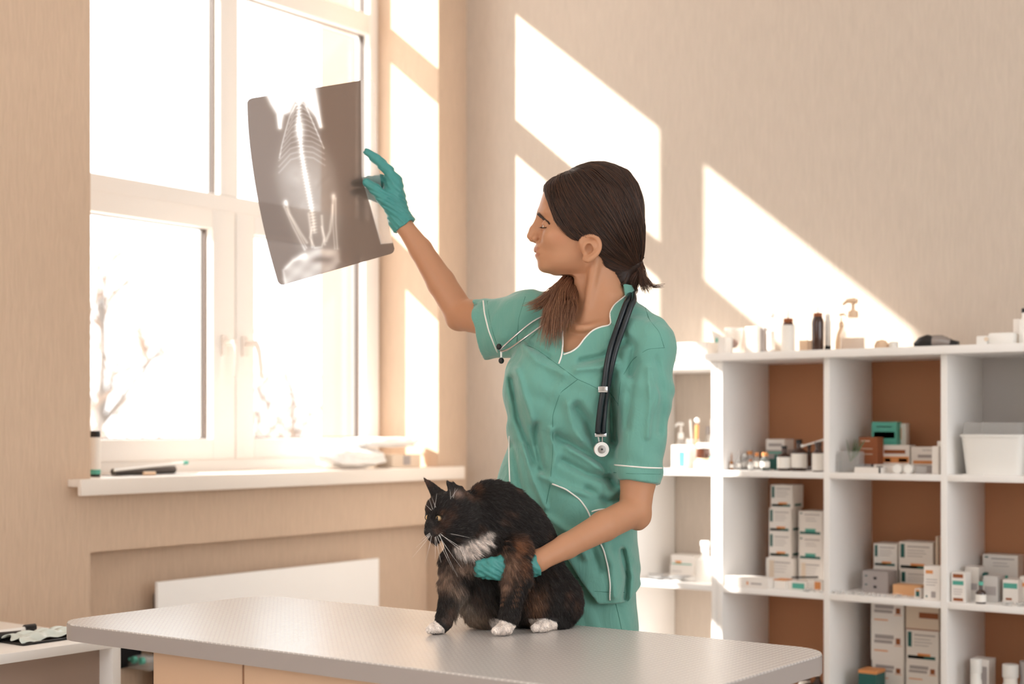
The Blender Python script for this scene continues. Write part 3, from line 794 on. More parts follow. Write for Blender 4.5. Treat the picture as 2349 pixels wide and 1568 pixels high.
bottle(1638, 18, 55, 1, -.28, 'small dark bottle with teal label at the right edge of the narrow bay', m_damber, m_wpl, m_tealbox, .25, neck=.6)
carton(1592, 1622, 19, 1, -.325, .035, [], 'low white box in front of the amber jar', name='white_box')
# narrow unit, second bay
z1 = carton(1537, 1590, 22, 2, -.12, .07, ST_0, 'bottom white carton of the pair in the narrow second bay', name='white_carton')
carton(1539, 1592, 24, 2, -.12, .07, [(.05, .1, .9, .2, m_teal), (.2, .2, .45, .45, m_orange)], 'top white carton with a teal line in the narrow second bay', z=z1, name='white_carton')
bottle(1617, 40, 93, 2, -.25, 'white milky glass bottle in the narrow second bay', m_wpl, m_wpl, m_label, .12, neck=.45, sh=.58)
def blisters(n, pxa, pxb, base, ys, lab, grp, m=None):
    for i in range(n):
        px = random.uniform(pxa, pxb); y = random.uniform(*ys); x = Xat(px, y); z0 = ROW[base]+.0018+i*.0013
        s = MB(); w_, d_ = random.uniform(.05, .07), random.uniform(.02, .03)
        s.box((-w_/2, -d_/2, 0), (w_/2, d_/2, .0008), m or m_foil)
        for a in range(5):
            for b2 in (-1, 1): s.ball((-w_/2+(a+.5)*w_/5, b2*d_/4, .0012), (.0042, .0035, .0022), m_foil, 8, 5)
        s.xform(Matrix.Translation((x, y, z0)) @ Matrix.Rotation(random.uniform(-.6, .6), 4, 'Z') @ Matrix.Rotation(random.uniform(-.05, .05), 4, 'X'))
        o = s.build('blister_pack', origin=(x, y, z0)); tag(o, lab, 'blister pack', grp)
blisters(10, 1490, 1585, 2, (-.30, -.22), 'silver blister pack in the loose heap on the narrow unit beside her hip', 'blister packs heaped on the narrow unit')
# narrow unit, third bay
bottle(1560, 26, 20, 3, -.06, 'tiny beige jar low in the narrow third bay', m_beige, m_orange, None, .4, neck=.8, z=.287)

# ---------------- wide unit, first bay row one
ampoule(1678, 9, 40, -.30, 'leftmost slim ampoule, orange tinted, in the middle bay', mat('amber_clear', (214, 150, 96), .1, trans=.7))
ampoule(1694, 11, 46, -.28, 'tallest slim clear ampoule left of the vials')
vial(1708, 14, 36, -.22, 'clear vial just right of the tallest ampoule', cap=m_wpl)
vial(1722, 11, 26, -.31, 'smallest brown-topped vial standing in front of the others', cap=m_brown)
vial(1720, 20, 42, -.19, 'orange-capped vial behind the smallest one', cap=m_orange)
vial(1736, 15, 40, -.25, 'orange-capped vial in the centre of the row', cap=m_orange)
vial(1755, 21, 41, -.27, 'widest orange-capped vial with dark lines at the right end of the row', cap=m_orange, liq=mat('grey_clear', (170, 176, 172), .1, trans=.7))
z1 = carton(1757, 1806, 24, 1, -.13, .07, [(.1, .3, .9, .6, m_dteal)], 'dark-printed lower carton behind the vials', body=m_dteal)
z1 = carton(1757, 1806, 20, 1, -.13, .07, [(.1, .6, .8, .8, m_teal)], 'teal middle carton behind the vials', body=m_grey, z=z1)
carton(1757, 1800, 25, 1, -.13, .07, [(.15, .35, .85, .6, m_grey)], 'white top carton of the pile behind the vials', z=z1)
carton(1776, 1792, 36, 1, -.22, .03, [], 'small dark teal box between the vials and the black bottles', body=m_dteal, name='teal_box')
bottle(1799, 31, 57, 1, -.25, 'short black bottle with a square white label', m_damber, m_bpl, m_label, .12, neck=.35, sh=.66)
bottle(1833, 36, 72, 1, -.24, 'large black bottle with a square white label under the white spoon', m_damber, m_bpl, m_label, .12, neck=.35, sh=.68)
bottle(1856, 22, 58, 1, -.15, 'dark bottle behind the large black bottle', m_damber, m_bpl, None, .12, neck=.35)
bottle(1877, 28, 68, 1, -.29, 'brown bottle with a tall white label against the upright', m_damber, m_damber, m_label, .14, neck=.5, sh=.7, labz=(.04, .62))
xa, xb = Xat(1835, -.30), Xat(1888, -.30); k = mpp(1860, -.3)
s = MB(); s.tube([(xa, -.29, 1.0152+58*k), (xa+.012, -.29, 1.0152+60*k), (xb-.003, -.29, 1.0152+73*k)], [.005, .0025, .003], m_wpl, n=8); o = s.build('measuring_spoon', origin=(xa, -.29, 1.09)); tag(o, 'white measuring spoon lying across the tops of the black bottles', 'spoon')
# ---------------- wide unit, second bay row one
gj = thing('glass_jar', 'square glass jar with dried leaves sticking out', 'jar', (Xat(1940, -.27), -.27, ROW[1])); x0, x1 = Xat(1920, -.3), Xat(1966, -.3); k = mpp(1935, -.3)
s = MB(); s.box((x0, -.3, ROW[1]), (x1, -.24, ROW[1]+48*k), m_clear, .004); s.build('jar_wall', gj)
s = MB()
for i in range(9):
    a = random.uniform(-.25, .9); s.tube([(x0+.03, -.27, ROW[1]+.03), (x0+.03+.03*math.sin(a), -.27+random.uniform(-.01, .01), ROW[1]+.055), (x0+.03+.07*math.sin(a), -.27, ROW[1]+.09+.01*math.cos(a))], [.002, .006, .001], m_green, n=6, flat=.2)
s.build('dried_leaves', gj)
z1 = carton(1962, 2003, 18, 1, -.23, .10, [(.9, 0, 1, 1, m_blackp)], 'flat grey carton under the brown box', body=m_grey)
carton(1970, 2012, 62, 1, -.23, .05, ST_L, 'brown card box with an open black flap', body=m_brownbox, z=z1, name='brown_box')
z2 = carton(2004, 2076, 18, 1, -.24, .09, [(.1, .3, .3, .8, m_blackp)], 'flat white carton under the brown patterned carton', body=m_card)
z3 = carton(2025, 2086, 44, 1, -.18, .05, ST_J, 'white carton with brown blots right of the brown card box', z=z2)
carton(1999, 2057, 57, 1, -.15, .04, ST_I, 'teal carton with a dark band standing on the pile', z=z3-.006, body=m_tealbox)
carton(2062, 2078, 52, 1, -.12, .03, [(.1, .3, .35, .8, m_orange)], 'narrow white carton standing behind the teal one', z=z3-.004)
z2 = carton(2080, 2140, 16, 1, -.22, .09, [], 'flat grey carton under the orange-striped one', body=m_grey)
carton(2090, 2142, 43, 1, -.18, .05, ST_K, 'white carton with an orange stripe left of the upright', z=z2)
carton(1960, 2020, 13, 1, -.33, .05, [(.93, 0, 1, 1, m_blackp)], 'long flat white box lying on the front edge of the shelf', name='white_box')
for i, (px, lab) in enumerate(((2062, 'left of two white rolls of tape lying end-on'), (2087, 'right of two white rolls of tape lying end-on'))):
    x = Xat(px, -.30); s = MB(); s.lathe([(.004, 0), (.0135, 0), (.0135, .022), (.004, .022)], m_wpl, c=(x, -.315, ROW[1]+.0137), axis=1); o = s.build('tape_roll', origin=(x, -.315, ROW[1])); tag(o, lab, 'tape roll', 'rolls of white tape on the shelf edge')
s = MB(); x = Xat(2112, -.3); s.box((x-.014, -.31, ROW[1]), (x+.016, -.29, ROW[1]+.022), m_clear, .003); o = s.build('clear_case', origin=(x, -.3, ROW[1])); tag(o, 'small clear plastic case right of the two tape rolls', 'case')
carton(2138, 2152, 64, 1, -.31, .05, [], 'shorter thin white box against the second upright', name='white_box')
carton(2150, 2158, 75, 1, -.27, .05, [], 'taller thin white box squeezed against the second upright', name='white_box')
# ---------------- wide unit, third bay row one: tub
tub = thing('storage_tub', 'white plastic storage tub with a clear lid in the right bay', 'tub', (Xat(2290, -.2), -.2, ROW[1])); x0, x1 = Xat(2207, -.29), Xat(2352, -.29); k = mpp(2280, -.29)
s = MB(); z0 = ROW[1]; h = 88*k; e = .012
def taper_box(s, x0, x1, y0, y1, z0, z1, e, m, r=.02):
    P0 = rrect(x0+e, y0+e, x1-e, y1-e, r, 5); P1 = rrect(x0, y0, x1, y1, r, 5); n = len(P0)
    s.add([(a, b, z0) for a, b in P0]+[(a, b, z1) for a, b in P1], [(k_, (k_+1) % n, (k_+1) % n+n, k_+n) for k_ in range(n)]+[tuple(range(n-1, -1, -1)), tuple(range(n, 2*n))], m)
taper_box(s, x0, x1, -.31, -.12, z0, z0+h, .010, m_wpl); taper_box(s, x0-.004, x1+.004, -.314, -.116, z0+h, z0+h+.006, 0, m_wpl); s.build('tub_body', tub)
s = MB(); taper_box(s, x0+.006, x1-.006, -.304, -.126, z0+h+.006, z0+h+.04, -.004, m_clear); s.build('lid', tub)
s = MB(); x = Xat(2235, -.33); s.box((x-.03, -.335, z0), (x+.02, -.316, z0+.003), m_wpl, .001); o = s.build('paper_slip', origin=(x, -.33, z0)); tag(o, 'small white slip on the shelf edge in front of the tub', 'paper')
# ---------------- wide unit, first bay row two: stacked cartons
z = ROW[2]; zs = []
for i, (hp, lab) in enumerate(((57, 'bottom and widest carton of the left stack'), (58, 'second carton from the bottom of the left stack'), (56, 'third carton from the bottom of the left stack'), (54, 'topmost carton of the left stack, just under the shelf board'))):
    a, b = ((1757, 1820) if i == 0 else (1764+(i == 3)*4, 1814+(i == 3)*4))
    z = carton(a, b, hp, 2, -.15, .08, ST_C if i == 0 else ST_A, lab, 'teal-striped cartons in the two stacks', z=z)
z = ROW[2]
for i, (hp, lab) in enumerate(((54, 'bottom plain carton of the right stack against the upright'), (56, 'middle carton of the right stack against the upright'), (58, 'topmost carton of the right stack against the upright'))):
    z = carton(1832, 1886, hp, 2, -.13, .08, ST_C if i == 0 else ST_B, lab, 'teal-striped cartons in the two stacks', z=z)
carton(1664, 1762, 24, 2, -.336, .05, [(.50, .3, .54, .6, m_orange), (.6, .35, .85, .5, m_grey)], 'long flat white box lying on the front edge, first bay second row', name='white_box')
carton(1700, 1740, 10, 2, -.24, .06, [], 'thin white leaflet box behind the long flat one', name='white_box')
carton(1775, 1802, 20, 2, -.30, .05, [], 'white and orange box right of the long flat one', name='white_box', lid=m_orange)
carton(1803, 1850, 18, 2, -.29, .05, [(.3, .1, .9, .8, m_teal)], 'low white box with a teal patch before the stacks', name='white_box')
carton(1851, 1886, 22, 2, -.28, .05, [(.5, .1, .9, .9, m_orange)], 'low white and orange box against the upright', name='white_box')
s = MB(); xa, xb = Xat(1815, -.24), Xat(1875, -.24); s.tube([(xa, -.235, ROW[2]+.030), (xb, -.235, ROW[2]+.036)], .003, m_bpl, n=8); o = s.build('black_pen', origin=(xa, -.24, ROW[2]+.03)); tag(o, 'black pen lying over the low boxes before the carton stacks', 'pen')
def strip_heap(n, pxa, pxb, base, ys, lab, grp):
    for i in range(n):
        px = random.uniform(pxa, pxb); y = random.uniform(*ys); x = Xat(px, y)
        s = MB(); s.lathe([(.0045, 0), (.005, .004), (.003, .0065)], m_clear, n=10)
        s.xform(Matrix.Translation((x, y, ROW[base]+.001)))
        o = s.build('plastic_tip', origin=(x, y, ROW[base])); tag(o, lab, 'plastic tip', grp)
strip_heap(14, 1845, 1885, 2, (-.335, -.30), 'clear plastic tip scattered on the shelf edge in the first bay', 'plastic tips in the first bay')
# row three, first bay: bottle tops above the table edge
for px, hp, cp, lab in ((1757, 94, m_wpl, 'leftmost bottle showing its pale cap over the table edge'), (1787, 100, m_wpl, 'second bottle showing its pale cap over the table edge'), (1846, 96, m_bpl, 'black-capped bottle rising over the table edge'), (1876, 78, m_wpl, 'lowest bottle top beside the upright over the table edge')):
    bottle(px, 26, hp, 3, -.2, lab, m_damber, cp, m_label, .16, group='bottles in the lowest bay behind the table')
# wide unit, second bay row two
z1 = carton(2003, 2058, 50, 2, -.13, .08, [(.05, .7, .25, .9, m_blackp)], 'carton at the bottom left of the rear pile, right bay two')
carton(2004, 2058, 55, 2, -.13, .08, ST_A, 'teal-barred carton on top of the left rear pile', z=z1)
z2 = carton(2064, 2140, 48, 2, -.14, .08, ST_A, 'teal-barred carton under the biggest one')
carton(2062, 2140, 66, 2, -.14, .08, ST_A, 'biggest teal-barred carton on top of the rear pile', z=z2)
carton(2146, 2151, 82, 2, -.14, .06, [], 'thin cream carton standing on edge by the upright', body=m_card2, z=z2)
carton(2151, 2158, 80, 2, -.12, .06, [], 'thin orange-brown carton standing on edge by the upright', body=m_orange, z=z2)
carton(1978, 2037, 50, 2, -.24, .07, ST_E, 'grey spotted carton at the front left of the bay', 'cartons at the front of the bay', body=m_grey)
carton(2048, 2112, 24, 2, -.25, .05, [], 'long orange-cream carton lying low at the front', body=mat('pale_orange_card', (230, 178, 130), .6))
carton(2098, 2112, 22, 2, -.30, .03, ST_M, 'tiny white box with a teal face', name='teal_box')
carton(2119, 2157, 78, 2, -.32, .05, ST_G, 'tall white carton standing at the front against the upright')
strip_heap(34, 1912, 2085, 2, (-.33, -.28), 'clear plastic tip scattered on the shelf edge in the second bay', 'plastic tips in the second bay')
# wide unit, third bay row two
carton(2254, 2335, 66, 2, -.08, .06, ST_B, 'large teal-striped carton at the back of the right bay', z=ROW[2]+.035)
carton(2254, 2335, 26, 2, -.08, .06, [(.3, .2, .45, .9, m_brown), (.7, .2, .85, .9, m_brown)], 'low carton with brown spots under the large teal-striped one')
carton(2182, 2214, 68, 2, -.32, .05, ST_F, 'white and brown striped carton at the left front of the right bay')
carton(2214, 2245, 76, 2, -.24, .05, [(.1, .3, .9, .5, m_grey)], 'clear-wrapped carton behind the striped one', body=mat('wrapped_card', (220, 212, 204), .2))
bottle(2250, 30, 60, 2, -.19, 'pale jar with a dark teal screw cap', m_label, m_dteal, None, .22, neck=.95, sh=.78, name='cream_jar', cat='jar')
bottle(2250, 23, 50, 2, -.31, 'small black dropper bottle with a teal cap at the front of the right bay', m_damber, m_tealbox, m_label, .16, neck=.4, sh=.6, labz=(.08, .42))
carton(2255, 2288, 58, 2, -.25, .07, [(.1, .25, .9, .6, m_grey)], 'frosted square box right of the dropper bottle', body=mat('frosted', (206, 202, 198), .3), name='frosted_box')
carton(2300, 2335, 52, 2, -.24, .06, [(.05, .62, .95, .85, m_teal), (.2, .1, .6, .2, m_brown)], 'white carton with a teal band near the right edge')
carton(2339, 2366, 58, 2, -.2, .06, [(.05, .6, .95, .75, m_orange)], 'white carton with an orange band cut by the right edge')
strip_heap(22, 2300, 2352, 2, (-.33, -.28), 'clear plastic tip scattered at the right end of the shelf', 'plastic tips in the third bay')
# wide unit, second bay row three
zb = ROW[3]
hs = [[(2000, 2073, 54, ST_D), (2000, 2073, 58, ST_D), (1998, 2073, 72, ST_D), (1998, 2073, 68, ST_D)], [(2078, 2152, 60, ST_D), (2078, 2152, 60, ST_D), (2079, 2153, 72, ST_A), (2078, 2154, 66, ST_H)]]
labs = [['lowest grey-lettered carton of the left pile in the lowest bay', 'second lowest carton of the left pile, mostly behind the dark teal box', 'carton with a brown dot second from the top of the left pile', 'carton with a brown dot topping the left pile in the lowest bay'], ['lowest carton of the right pile in the lowest bay', 'lettered carton under the teal-barred one in the lowest bay', 'teal-barred carton second from the top of the right pile', 'cream carton with a brown patch topping the right pile']]
for col_ in (0, 1):
    z = zb
    for (a, b, hp, st), lab in zip(hs[col_], labs[col_]):
        z = carton(a, b, hp, 3, -.16, .09, st, lab, 'large cartons piled in the lowest bay', z=z, body=m_card2 if st is ST_H else None)
carton(1969, 2010, 100, 3, -.26, .07, [(.05, .93, .95, 1., m_orange)], 'tall dark teal box with an orange lid edge in the lowest bay', body=m_dteal, lid=m_orange)
# wide unit, third bay row three
zt = carton(2226, 2268, 150, 3, -.22, .06, [(.1, .5, .9, .9, m_grey)], 'white folded carton with a green flap low in the right bay', lid=m_card)
bottle(2240, 26, 160, 3, -.27, 'white round cap bottle before the folded carton', m_wpl, m_wpl, None, .2, neck=.8)
bottle(2318, 34, 152, 3, -.24, 'wide white-capped jar at the bottom right', m_label, m_wpl, m_orange, .2, neck=.9)
bottle(2352, 24, 160, 3, -.22, 'grey capped bottle cut by the bottom right corner', m_grey, m_grey, None, .2, neck=.9)
# row three: things below the table's right corner
bottle(1862, 30, 62, 3, -.31, 'black-capped bottle glimpsed under the right corner of the table', m_orange, m_bpl, None, .3, neck=.9)

# ---------------- window sill
sb = thing('shampoo_bottle', 'white bottle with a black cap and teal foot on the left end of the sill', 'bottle', (-.104, -1.665, 1.003)); c_ = (-.104, -1.665, 1.003)
s = MB(); s.lathe([(.021, .008), (.021, .118)], m_label, c=c_, n=24, sy=.7); s.build('body', sb)
s = MB(); s.lathe([(.0214, .008), (.0214, .022)], m_tealbox, c=c_, n=24, sy=.7); s.build('teal_band', sb)
s = MB(); s.lathe([(.019, 0), (.020, .008)], m_bpl, c=c_, n=24, sy=.7); s.build('foot_ring', sb)
s = MB(); s.lathe([(.0205, .118), (.021, .122), (.021, .134), (.018, .137)], m_bpl, c=c_, n=24, sy=.7); s.build('cap', sb)
def szz(px, py, z=1.003): return on_plane(px, py, 2, z)
p = szz(290, 1086); q = szz(372, 1080)
s = MB(); 
s.box((-.16, -1.60, 1.0035), (-.06, -1.30, 1.006), m_foil); o = s.build('instrument_tray', origin=(-.11, -1.45, 1.0035)); tag(o, 'flat steel tray on the left part of the sill', 'tray')
s = MB(); s.tube([(-.10, -1.60, 1.016), (-.11, -1.36, 1.018)], [.013, .017], mat('dark_leather', (92, 84, 80), .4), n=12, flat=.8); o = s.build('instrument_roll', origin=(-.1, -1.5, 1.006)); tag(o, 'dark grey roll lying in the tray on the sill', 'roll')
s = MB(); s.tube([(-.07, -1.62, 1.022), (-.09, -1.36, 1.036), (-.092, -1.335, 1.038)], [.004, .0045, .0045], m_wpl, n=8); s.tube([(-.092, -1.334, 1.038), (-.0935, -1.315, 1.039)], .006, m_tealbox, n=8); o = s.build('syringe', origin=(-.08, -1.5, 1.02)); tag(o, 'white syringe with a teal end lying over the dark roll', 'syringe')
s = MB(); s.tube([(-.045, -1.53, 1.0105), (-.04, -1.49, 1.0105)], .006, m_beige, n=10); o = s.build('cork', origin=(-.042, -1.51, 1.0045)); tag(o, 'small beige cork in front of the dark roll', 'cork')
s = MB()
# white plastic bags heaped at the right end of the sill
def blob_bag(name, c, r, seed, label, m):
    rs = np.random.default_rng(seed)
    bm = bmesh.new(); bmesh.ops.create_uvsphere(bm, u_segments=56, v_segments=36, radius=1)
    ph = rs.uniform(0, 6, 8)
    for v in bm.verts:
        p = v.co.copy()
        k = 1+.05*math.sin(5*p.x+ph[0]+3*p.y)+.05*math.sin(7*p.z+4*p.x+ph[1])+.03*math.sin(13*p.y+9*p.x+ph[2])+.02*math.sin(23*p.x+17*p.z+ph[3])
        sx = lambda t: math.copysign(abs(t)**.72, t)
        v.co = (c[0]+sx(p.x)*r[0]*k, c[1]+sx(p.y)*r[1]*k, max(c[2]-r[2]*.98, c[2]+sx(p.z)*r[2]*k))
    mb = MB(); mb.bm(bm, m); o = mb.build(name, smooth=180, origin=(c[0], c[1], c[2]-r[2])); tag(o, label, 'bag'); return o
m_bag = mat('bag_film', (244, 242, 240), .3, sss=.0, bump=(28, .6, .012))
blob_bag('plastic_bag', (-.10, -.54, 1.040), (.085, .135, .034), 3, 'bigger white plastic bag bundle on the right part of the sill', m_bag)
blob_bag('plastic_bag', (-.10, -.385, 1.096), (.08, .17, .019), 5, 'smaller white plastic bag lying on top, nearest the corner', m_bag)
s = MB(); s.box((-.15, -.40, 1.0035), (-.03, -.24, 1.050), m_card2, .002); s.box((-.0295, -.34, 1.012), (-.029, -.30, 1.046), m_grey); o = s.build('cardboard_box', origin=(-.09, -.32, 1.0035)); tag(o, 'small pale box under the plastic bag at the right end of the sill', 'box')
# ---------------- side cabinet top
def cz(px, py, z=CZ): return on_plane(px, py, 2, z)
a = cz(-40, 1476); b_ = cz(48, 1468)
s = MB(); s.tube([tuple(a+np.array([0, 0, .012])), tuple(b_+np.array([0, 0, .012]))], .0115, m_bpl, n=16); o = s.build('black_tube', origin=tuple(b_)); tag(o, 'glossy black cylinder lying on the low cabinet at the left edge', 'cylinder')
a = cz(-40, 1462); b_ = cz(70, 1447)
s = MB(); s.tube([tuple(a+np.array([0, 0, .007])), tuple(b_+np.array([0, 0, .007]))], .0065, m_wpl, n=12); s.tube([tuple(cz(56, 1449)+np.array([0, 0, .009])), tuple(cz(80, 1446)+np.array([0, 0, .009]))], .009, m_bpl, n=12); o = s.build('marker', origin=tuple(b_)); tag(o, 'white marker with a black end behind the black cylinder', 'marker')
pk = cz(125, 1462)
mb = MB(); bm = bmesh.new(); bmesh.ops.create_grid(bm, x_segments=50, y_segments=24, size=1)
for v in bm.verts:
    x, y = v.co.x, v.co.y
    v.co = (pk[0]+x*.045*(1+.1*math.sin(5*y)), pk[1]+y*.12*(1+.05*math.sin(9*x)), CZ+.019+.003*math.sin(7*x+3*y)+.003*math.sin(13*y-6*x)-.009*(x*x)**2-.004*(y*y)**2)
mb.bm(bm, mat('pack_film', (226, 236, 230), .2, trans=.15)); o = mb.build('plastic_packet', smooth=180, origin=tuple(pk)); o.modifiers.new('s', 'SOLIDIFY').thickness = .0012; tag(o, 'crumpled white and mint plastic packet on the low cabinet', 'packet')
s = MB(); s.box((pk[0]-.05, pk[1]-.125, CZ+.0005), (pk[0]+.055, pk[1]+.15, CZ+.005), m_bpl, .001); o = s.build('black_folder', origin=(pk[0], pk[1], CZ)); tag(o, 'thin black folder under the crumpled packet', 'folder')
# black bag and the vial pack on the bench
a = on_plane(275, 1530, 2, .425)
s = MB(); s.box((a[0]-.10, a[1]-.07, .4255), (a[0]+.035, a[1]+.06, .53), mat('black_fabric', (18, 17, 18), .9), .012); o = s.build('black_bag', origin=(a[0], a[1], .4255)); tag(o, 'black fabric bag between the low cabinet and the table', 'bag')
a = on_plane(330, 1532, 2, .425)
vp = thing('vial_pack', 'clear plastic pack of teal-capped tubes on the low bench left of the table pedestal', 'pack', (a[0], a[1], .4255))
s = MB(); s.box((a[0]-.04, a[1]-.03, .4255), (a[0]+.06, a[1]+.03, .445), m_clear, .004); s.build('tray', vp)
for k_ in range(3):
    s = MB(); s.tube([(a[0]-.045+.035*k_, a[1]-.02, .4525), (a[0]-.03+.035*k_, a[1]+.035, .4525)], .0095, m_clear, n=14); o = s.build('tube', vp)
    s = MB(); s.tube([(a[0]-.048+.035*k_, a[1]-.032, .4525), (a[0]-.045+.035*k_, a[1]-.02, .4525)], .011, m_tealbox, n=14); s.build('cap', o)
# ================================================================ PERSON
K = 3.13/FPX                      # metres per pixel at her depth
def q(px, py, d=3.13): return LQ(px, py, d)
YAW = math.radians(18)
m_skin = mat('skin', (200, 154, 122), .46, spec=.35, sss=.12, attr='Col', bump=(420, .10, .0012))
m_scrub = bpy.data.materials.new('scrub_cotton'); m_scrub.use_nodes = True
nt = m_scrub.node_tree; N = nt.nodes; L = nt.links; b = N['Principled BSDF']
b.inputs['Base Color'].default_value = lin((104, 160, 147)); b.inputs['Roughness'].default_value = .72; b.inputs['Sheen Weight'].default_value = .35; b.inputs['Specular IOR Level'].default_value = .3
tc = N.new('ShaderNodeTexCoord'); nz = N.new('ShaderNodeTexNoise'); nz.inputs['Scale'].default_value = 900; nz.inputs['Detail'].default_value = 2
n2 = N.new('ShaderNodeTexNoise'); n2.inputs['Scale'].default_value = 19; n2.inputs['Detail'].default_value = 4; n2.inputs['Distortion'].default_value = 1.2
mp_ = N.new('ShaderNodeMapping'); mp_.inputs['Scale'].default_value = (1, 1, .45); mp_.inputs['Rotation'].default_value = (.5, .4, 0); L.new(tc.outputs['Object'], mp_.inputs['Vector'])
L.new(tc.outputs['Object'], nz.inputs['Vector']); L.new(mp_.outputs[0], n2.inputs['Vector'])
b1 = N.new('ShaderNodeBump'); b1.inputs['Strength'].default_value = .25; b1.inputs['Distance'].default_value = .0006; L.new(nz.outputs['Fac'], b1.inputs['Height'])
b2 = N.new('ShaderNodeBump'); b2.inputs['Strength'].default_value = .6; b2.inputs['Distance'].default_value = .009; L.new(n2.outputs['Fac'], b2.inputs['Height']); L.new(b1.outputs[0], b2.inputs['Normal']); L.new(b2.outputs[0], b.inputs['Normal'])
m_piping = mat('white_piping', (240, 236, 230), .6)
m_seam = mat('green_seam', (70, 126, 112), .8)
m_glove = mat('teal_nitrile', (66, 142, 138), .38, spec=.5, bump=(120, .45, .003), sss=.0)
woman = thing('person', 'woman in green scrubs with gloved hands holding up an x-ray and steadying the cat', 'person', tuple(to_world([LQ(1300, 1400, 3.15)])[0]*np.array([1, 1, 0])))
HD = 3.13
def h(px, py, lat=0.): v = LQ(px, py, HD); v[1] = HD+lat; return v
# ---- head and neck
def face_rows():
    rows = [(415, 1275, 1420, .045), (423, 1256, 1440, .056), (440, 1247, 1448, .063), (455, 1242, 1452, .067), (478, 1235, 1455, .070), (490, 1233, 1455, .071), (502, 1237, 1455, .071),
            (515, 1241, 1455, .071), (530, 1241, 1450, .0705), (548, 1236, 1445, .068), (560, 1230.5, 1435, .064), (575, 1231, 1425, .060), (590, 1233, 1415, .056), (600, 1236, 1405, .052), (610, 1238, 1395, .046), (619, 1243, 1380, .037), (626, 1256, 1362, .026), (631, 1275, 1345, .014)]
    return [(LQ(0, y, HD)[2], LQ((a+b)/2, y, HD)[0], HD, (b-a)/2*K, w_) for y, a, b, w_ in rows]
HEAD = [ell(h(1365, 482), (101*K, .0765, 102*K), .02)]
HEAD += [loft(face_rows(), .02, n=2.25)]
for sg in (1, -1):
    HEAD += [ell(h(1272, 548, sg*.044), (26*K, .018, 20*K), .02),                       # cheek
             rcone(h(1243, 489, sg*.010), h(1254, 492, sg*.042), 7.5*K, 7*K, .012),      # brow ridge
             ell(h(1233, 514, sg*.029), (13*K, .016, 12*K), .010, 's'),                  # socket
             ell(h(1255.5, 521, sg*.031), (13.6*K, .0135, 13.0*K), .004),                # lids
             ell(h(1240, 524, sg*.031), (8*K, .013, 2.6*K), .001, 's'),
             rcone(h(1242, 512, sg*.006), h(1228, 545, sg*.008), 5*K, 7*K, .010),
             ell(h(1229, 548, sg*.0125), (9*K, .0065, 7*K), .006),                       # nostril wing
             ell(h(1224, 555, sg*.006), (4*K, .003, 3.4*K), .003, 's')]
HEAD += [rcone(h(1236, 552, -.018), h(1246, 566, -.030), 2*K, 2*K, .006, 's'), rcone(h(1236, 552, .018), h(1246, 566, .030), 2*K, 2*K, .006, 's')]
HEAD += [rcone(h(1236, 500), h(1222, 526), 5*K, 6.4*K, .012), rcone(h(1222, 526), h(1216.5, 541), 6.4*K, 8.2*K, .006),
         ell(h(1224, 551), (9*K, .006, 4*K), .005),
         ell(h(1238, 572), (9*K, .021, 6*K), .014), ell(h(1232.5, 573), (5*K, .008, 4*K), .010), ell(h(1239, 587), (9*K, .019, 5.5*K), .012),
         rcone(h(1227, 579.5), h(1229, 579.5), 1.2*K, 1.2*K, .003, 's'),
         rcone(h(1226, 580, 0), h(1231.5, 580.5, .013), 2.2*K, 2.0*K, .003, 's'), rcone(h(1226, 580, 0), h(1231.5, 580.5, -.013), 2.2*K, 2.0*K, .003, 's'), rcone(h(1231.5, 580.5, .013), h(1246, 583, .026), 2.0*K, 1.2*K, .003, 's'), rcone(h(1231.5, 580.5, -.013), h(1246, 583, -.026), 2.0*K, 1.2*K, .003, 's'),
         ell(h(1249, 610), (12*K, .018, 13*K), .015)]
for sg in (-1, 1):
    L0 = sg*.0685
    HEAD += [rcone(h(1342, 572, sg*.066), h(1354, 575, sg*.071), 18*K, 16*K, .004), ell(h(1350, 577, sg*.0705), (21*K, .0055, 26*K), .004)]
    HEAD += [ell(h(1347, 581, sg*.0785), (9.5*K, .0085, 12*K), .004, 's')]
    ear = [(1330, 574, 0), (1329, 563, .001), (1337, 554, .003), (1352, 551, .006), (1365, 558, .008), (1370.5, 572, .009), (1367, 587, .008), (1357, 598, .006), (1345, 605, .003)]
    ep = catmull([h(a, b_, sg*(.0715+c)) for a, b_, c in ear], 4); HEAD += chain(ep, list(np.interp(np.linspace(0, 1, len(ep)), [0, .2, .8, 1], [3*K, 4.0*K, 4.0*K, 6*K])), .004)
    ep = catmull([h(a, b_, sg*(.0715+c)) for a, b_, c in ((1348, 563, .002), (1357, 569, .004), (1360, 580, .0045), (1355, 591, .004), (1346, 596, .003))], 3); HEAD += chain(ep, [2.6*K]*len(ep), .003)
    HEAD += [ell(h(1333, 577, sg*.073), (5*K, .0038, 7.5*K), .005), ell(h(1341, 602, sg*.072), (9*K, .0045, 8*K), .005)]
NECK = [rcone(h(1366, 600, .004), h(1388, 712, .008), 49*K, 50*K, .022), rcone(h(1376, 690, .01), h(1376, 750, .012), 52*K, 64*K, .03),
        rcone(h(1362, 602, -.046), h(1341, 738, -.046), 11*K, 8*K, .014), rcone(h(1330, 650, -.012), h(1345, 690, -.02), 12*K, 12*K, .015)]
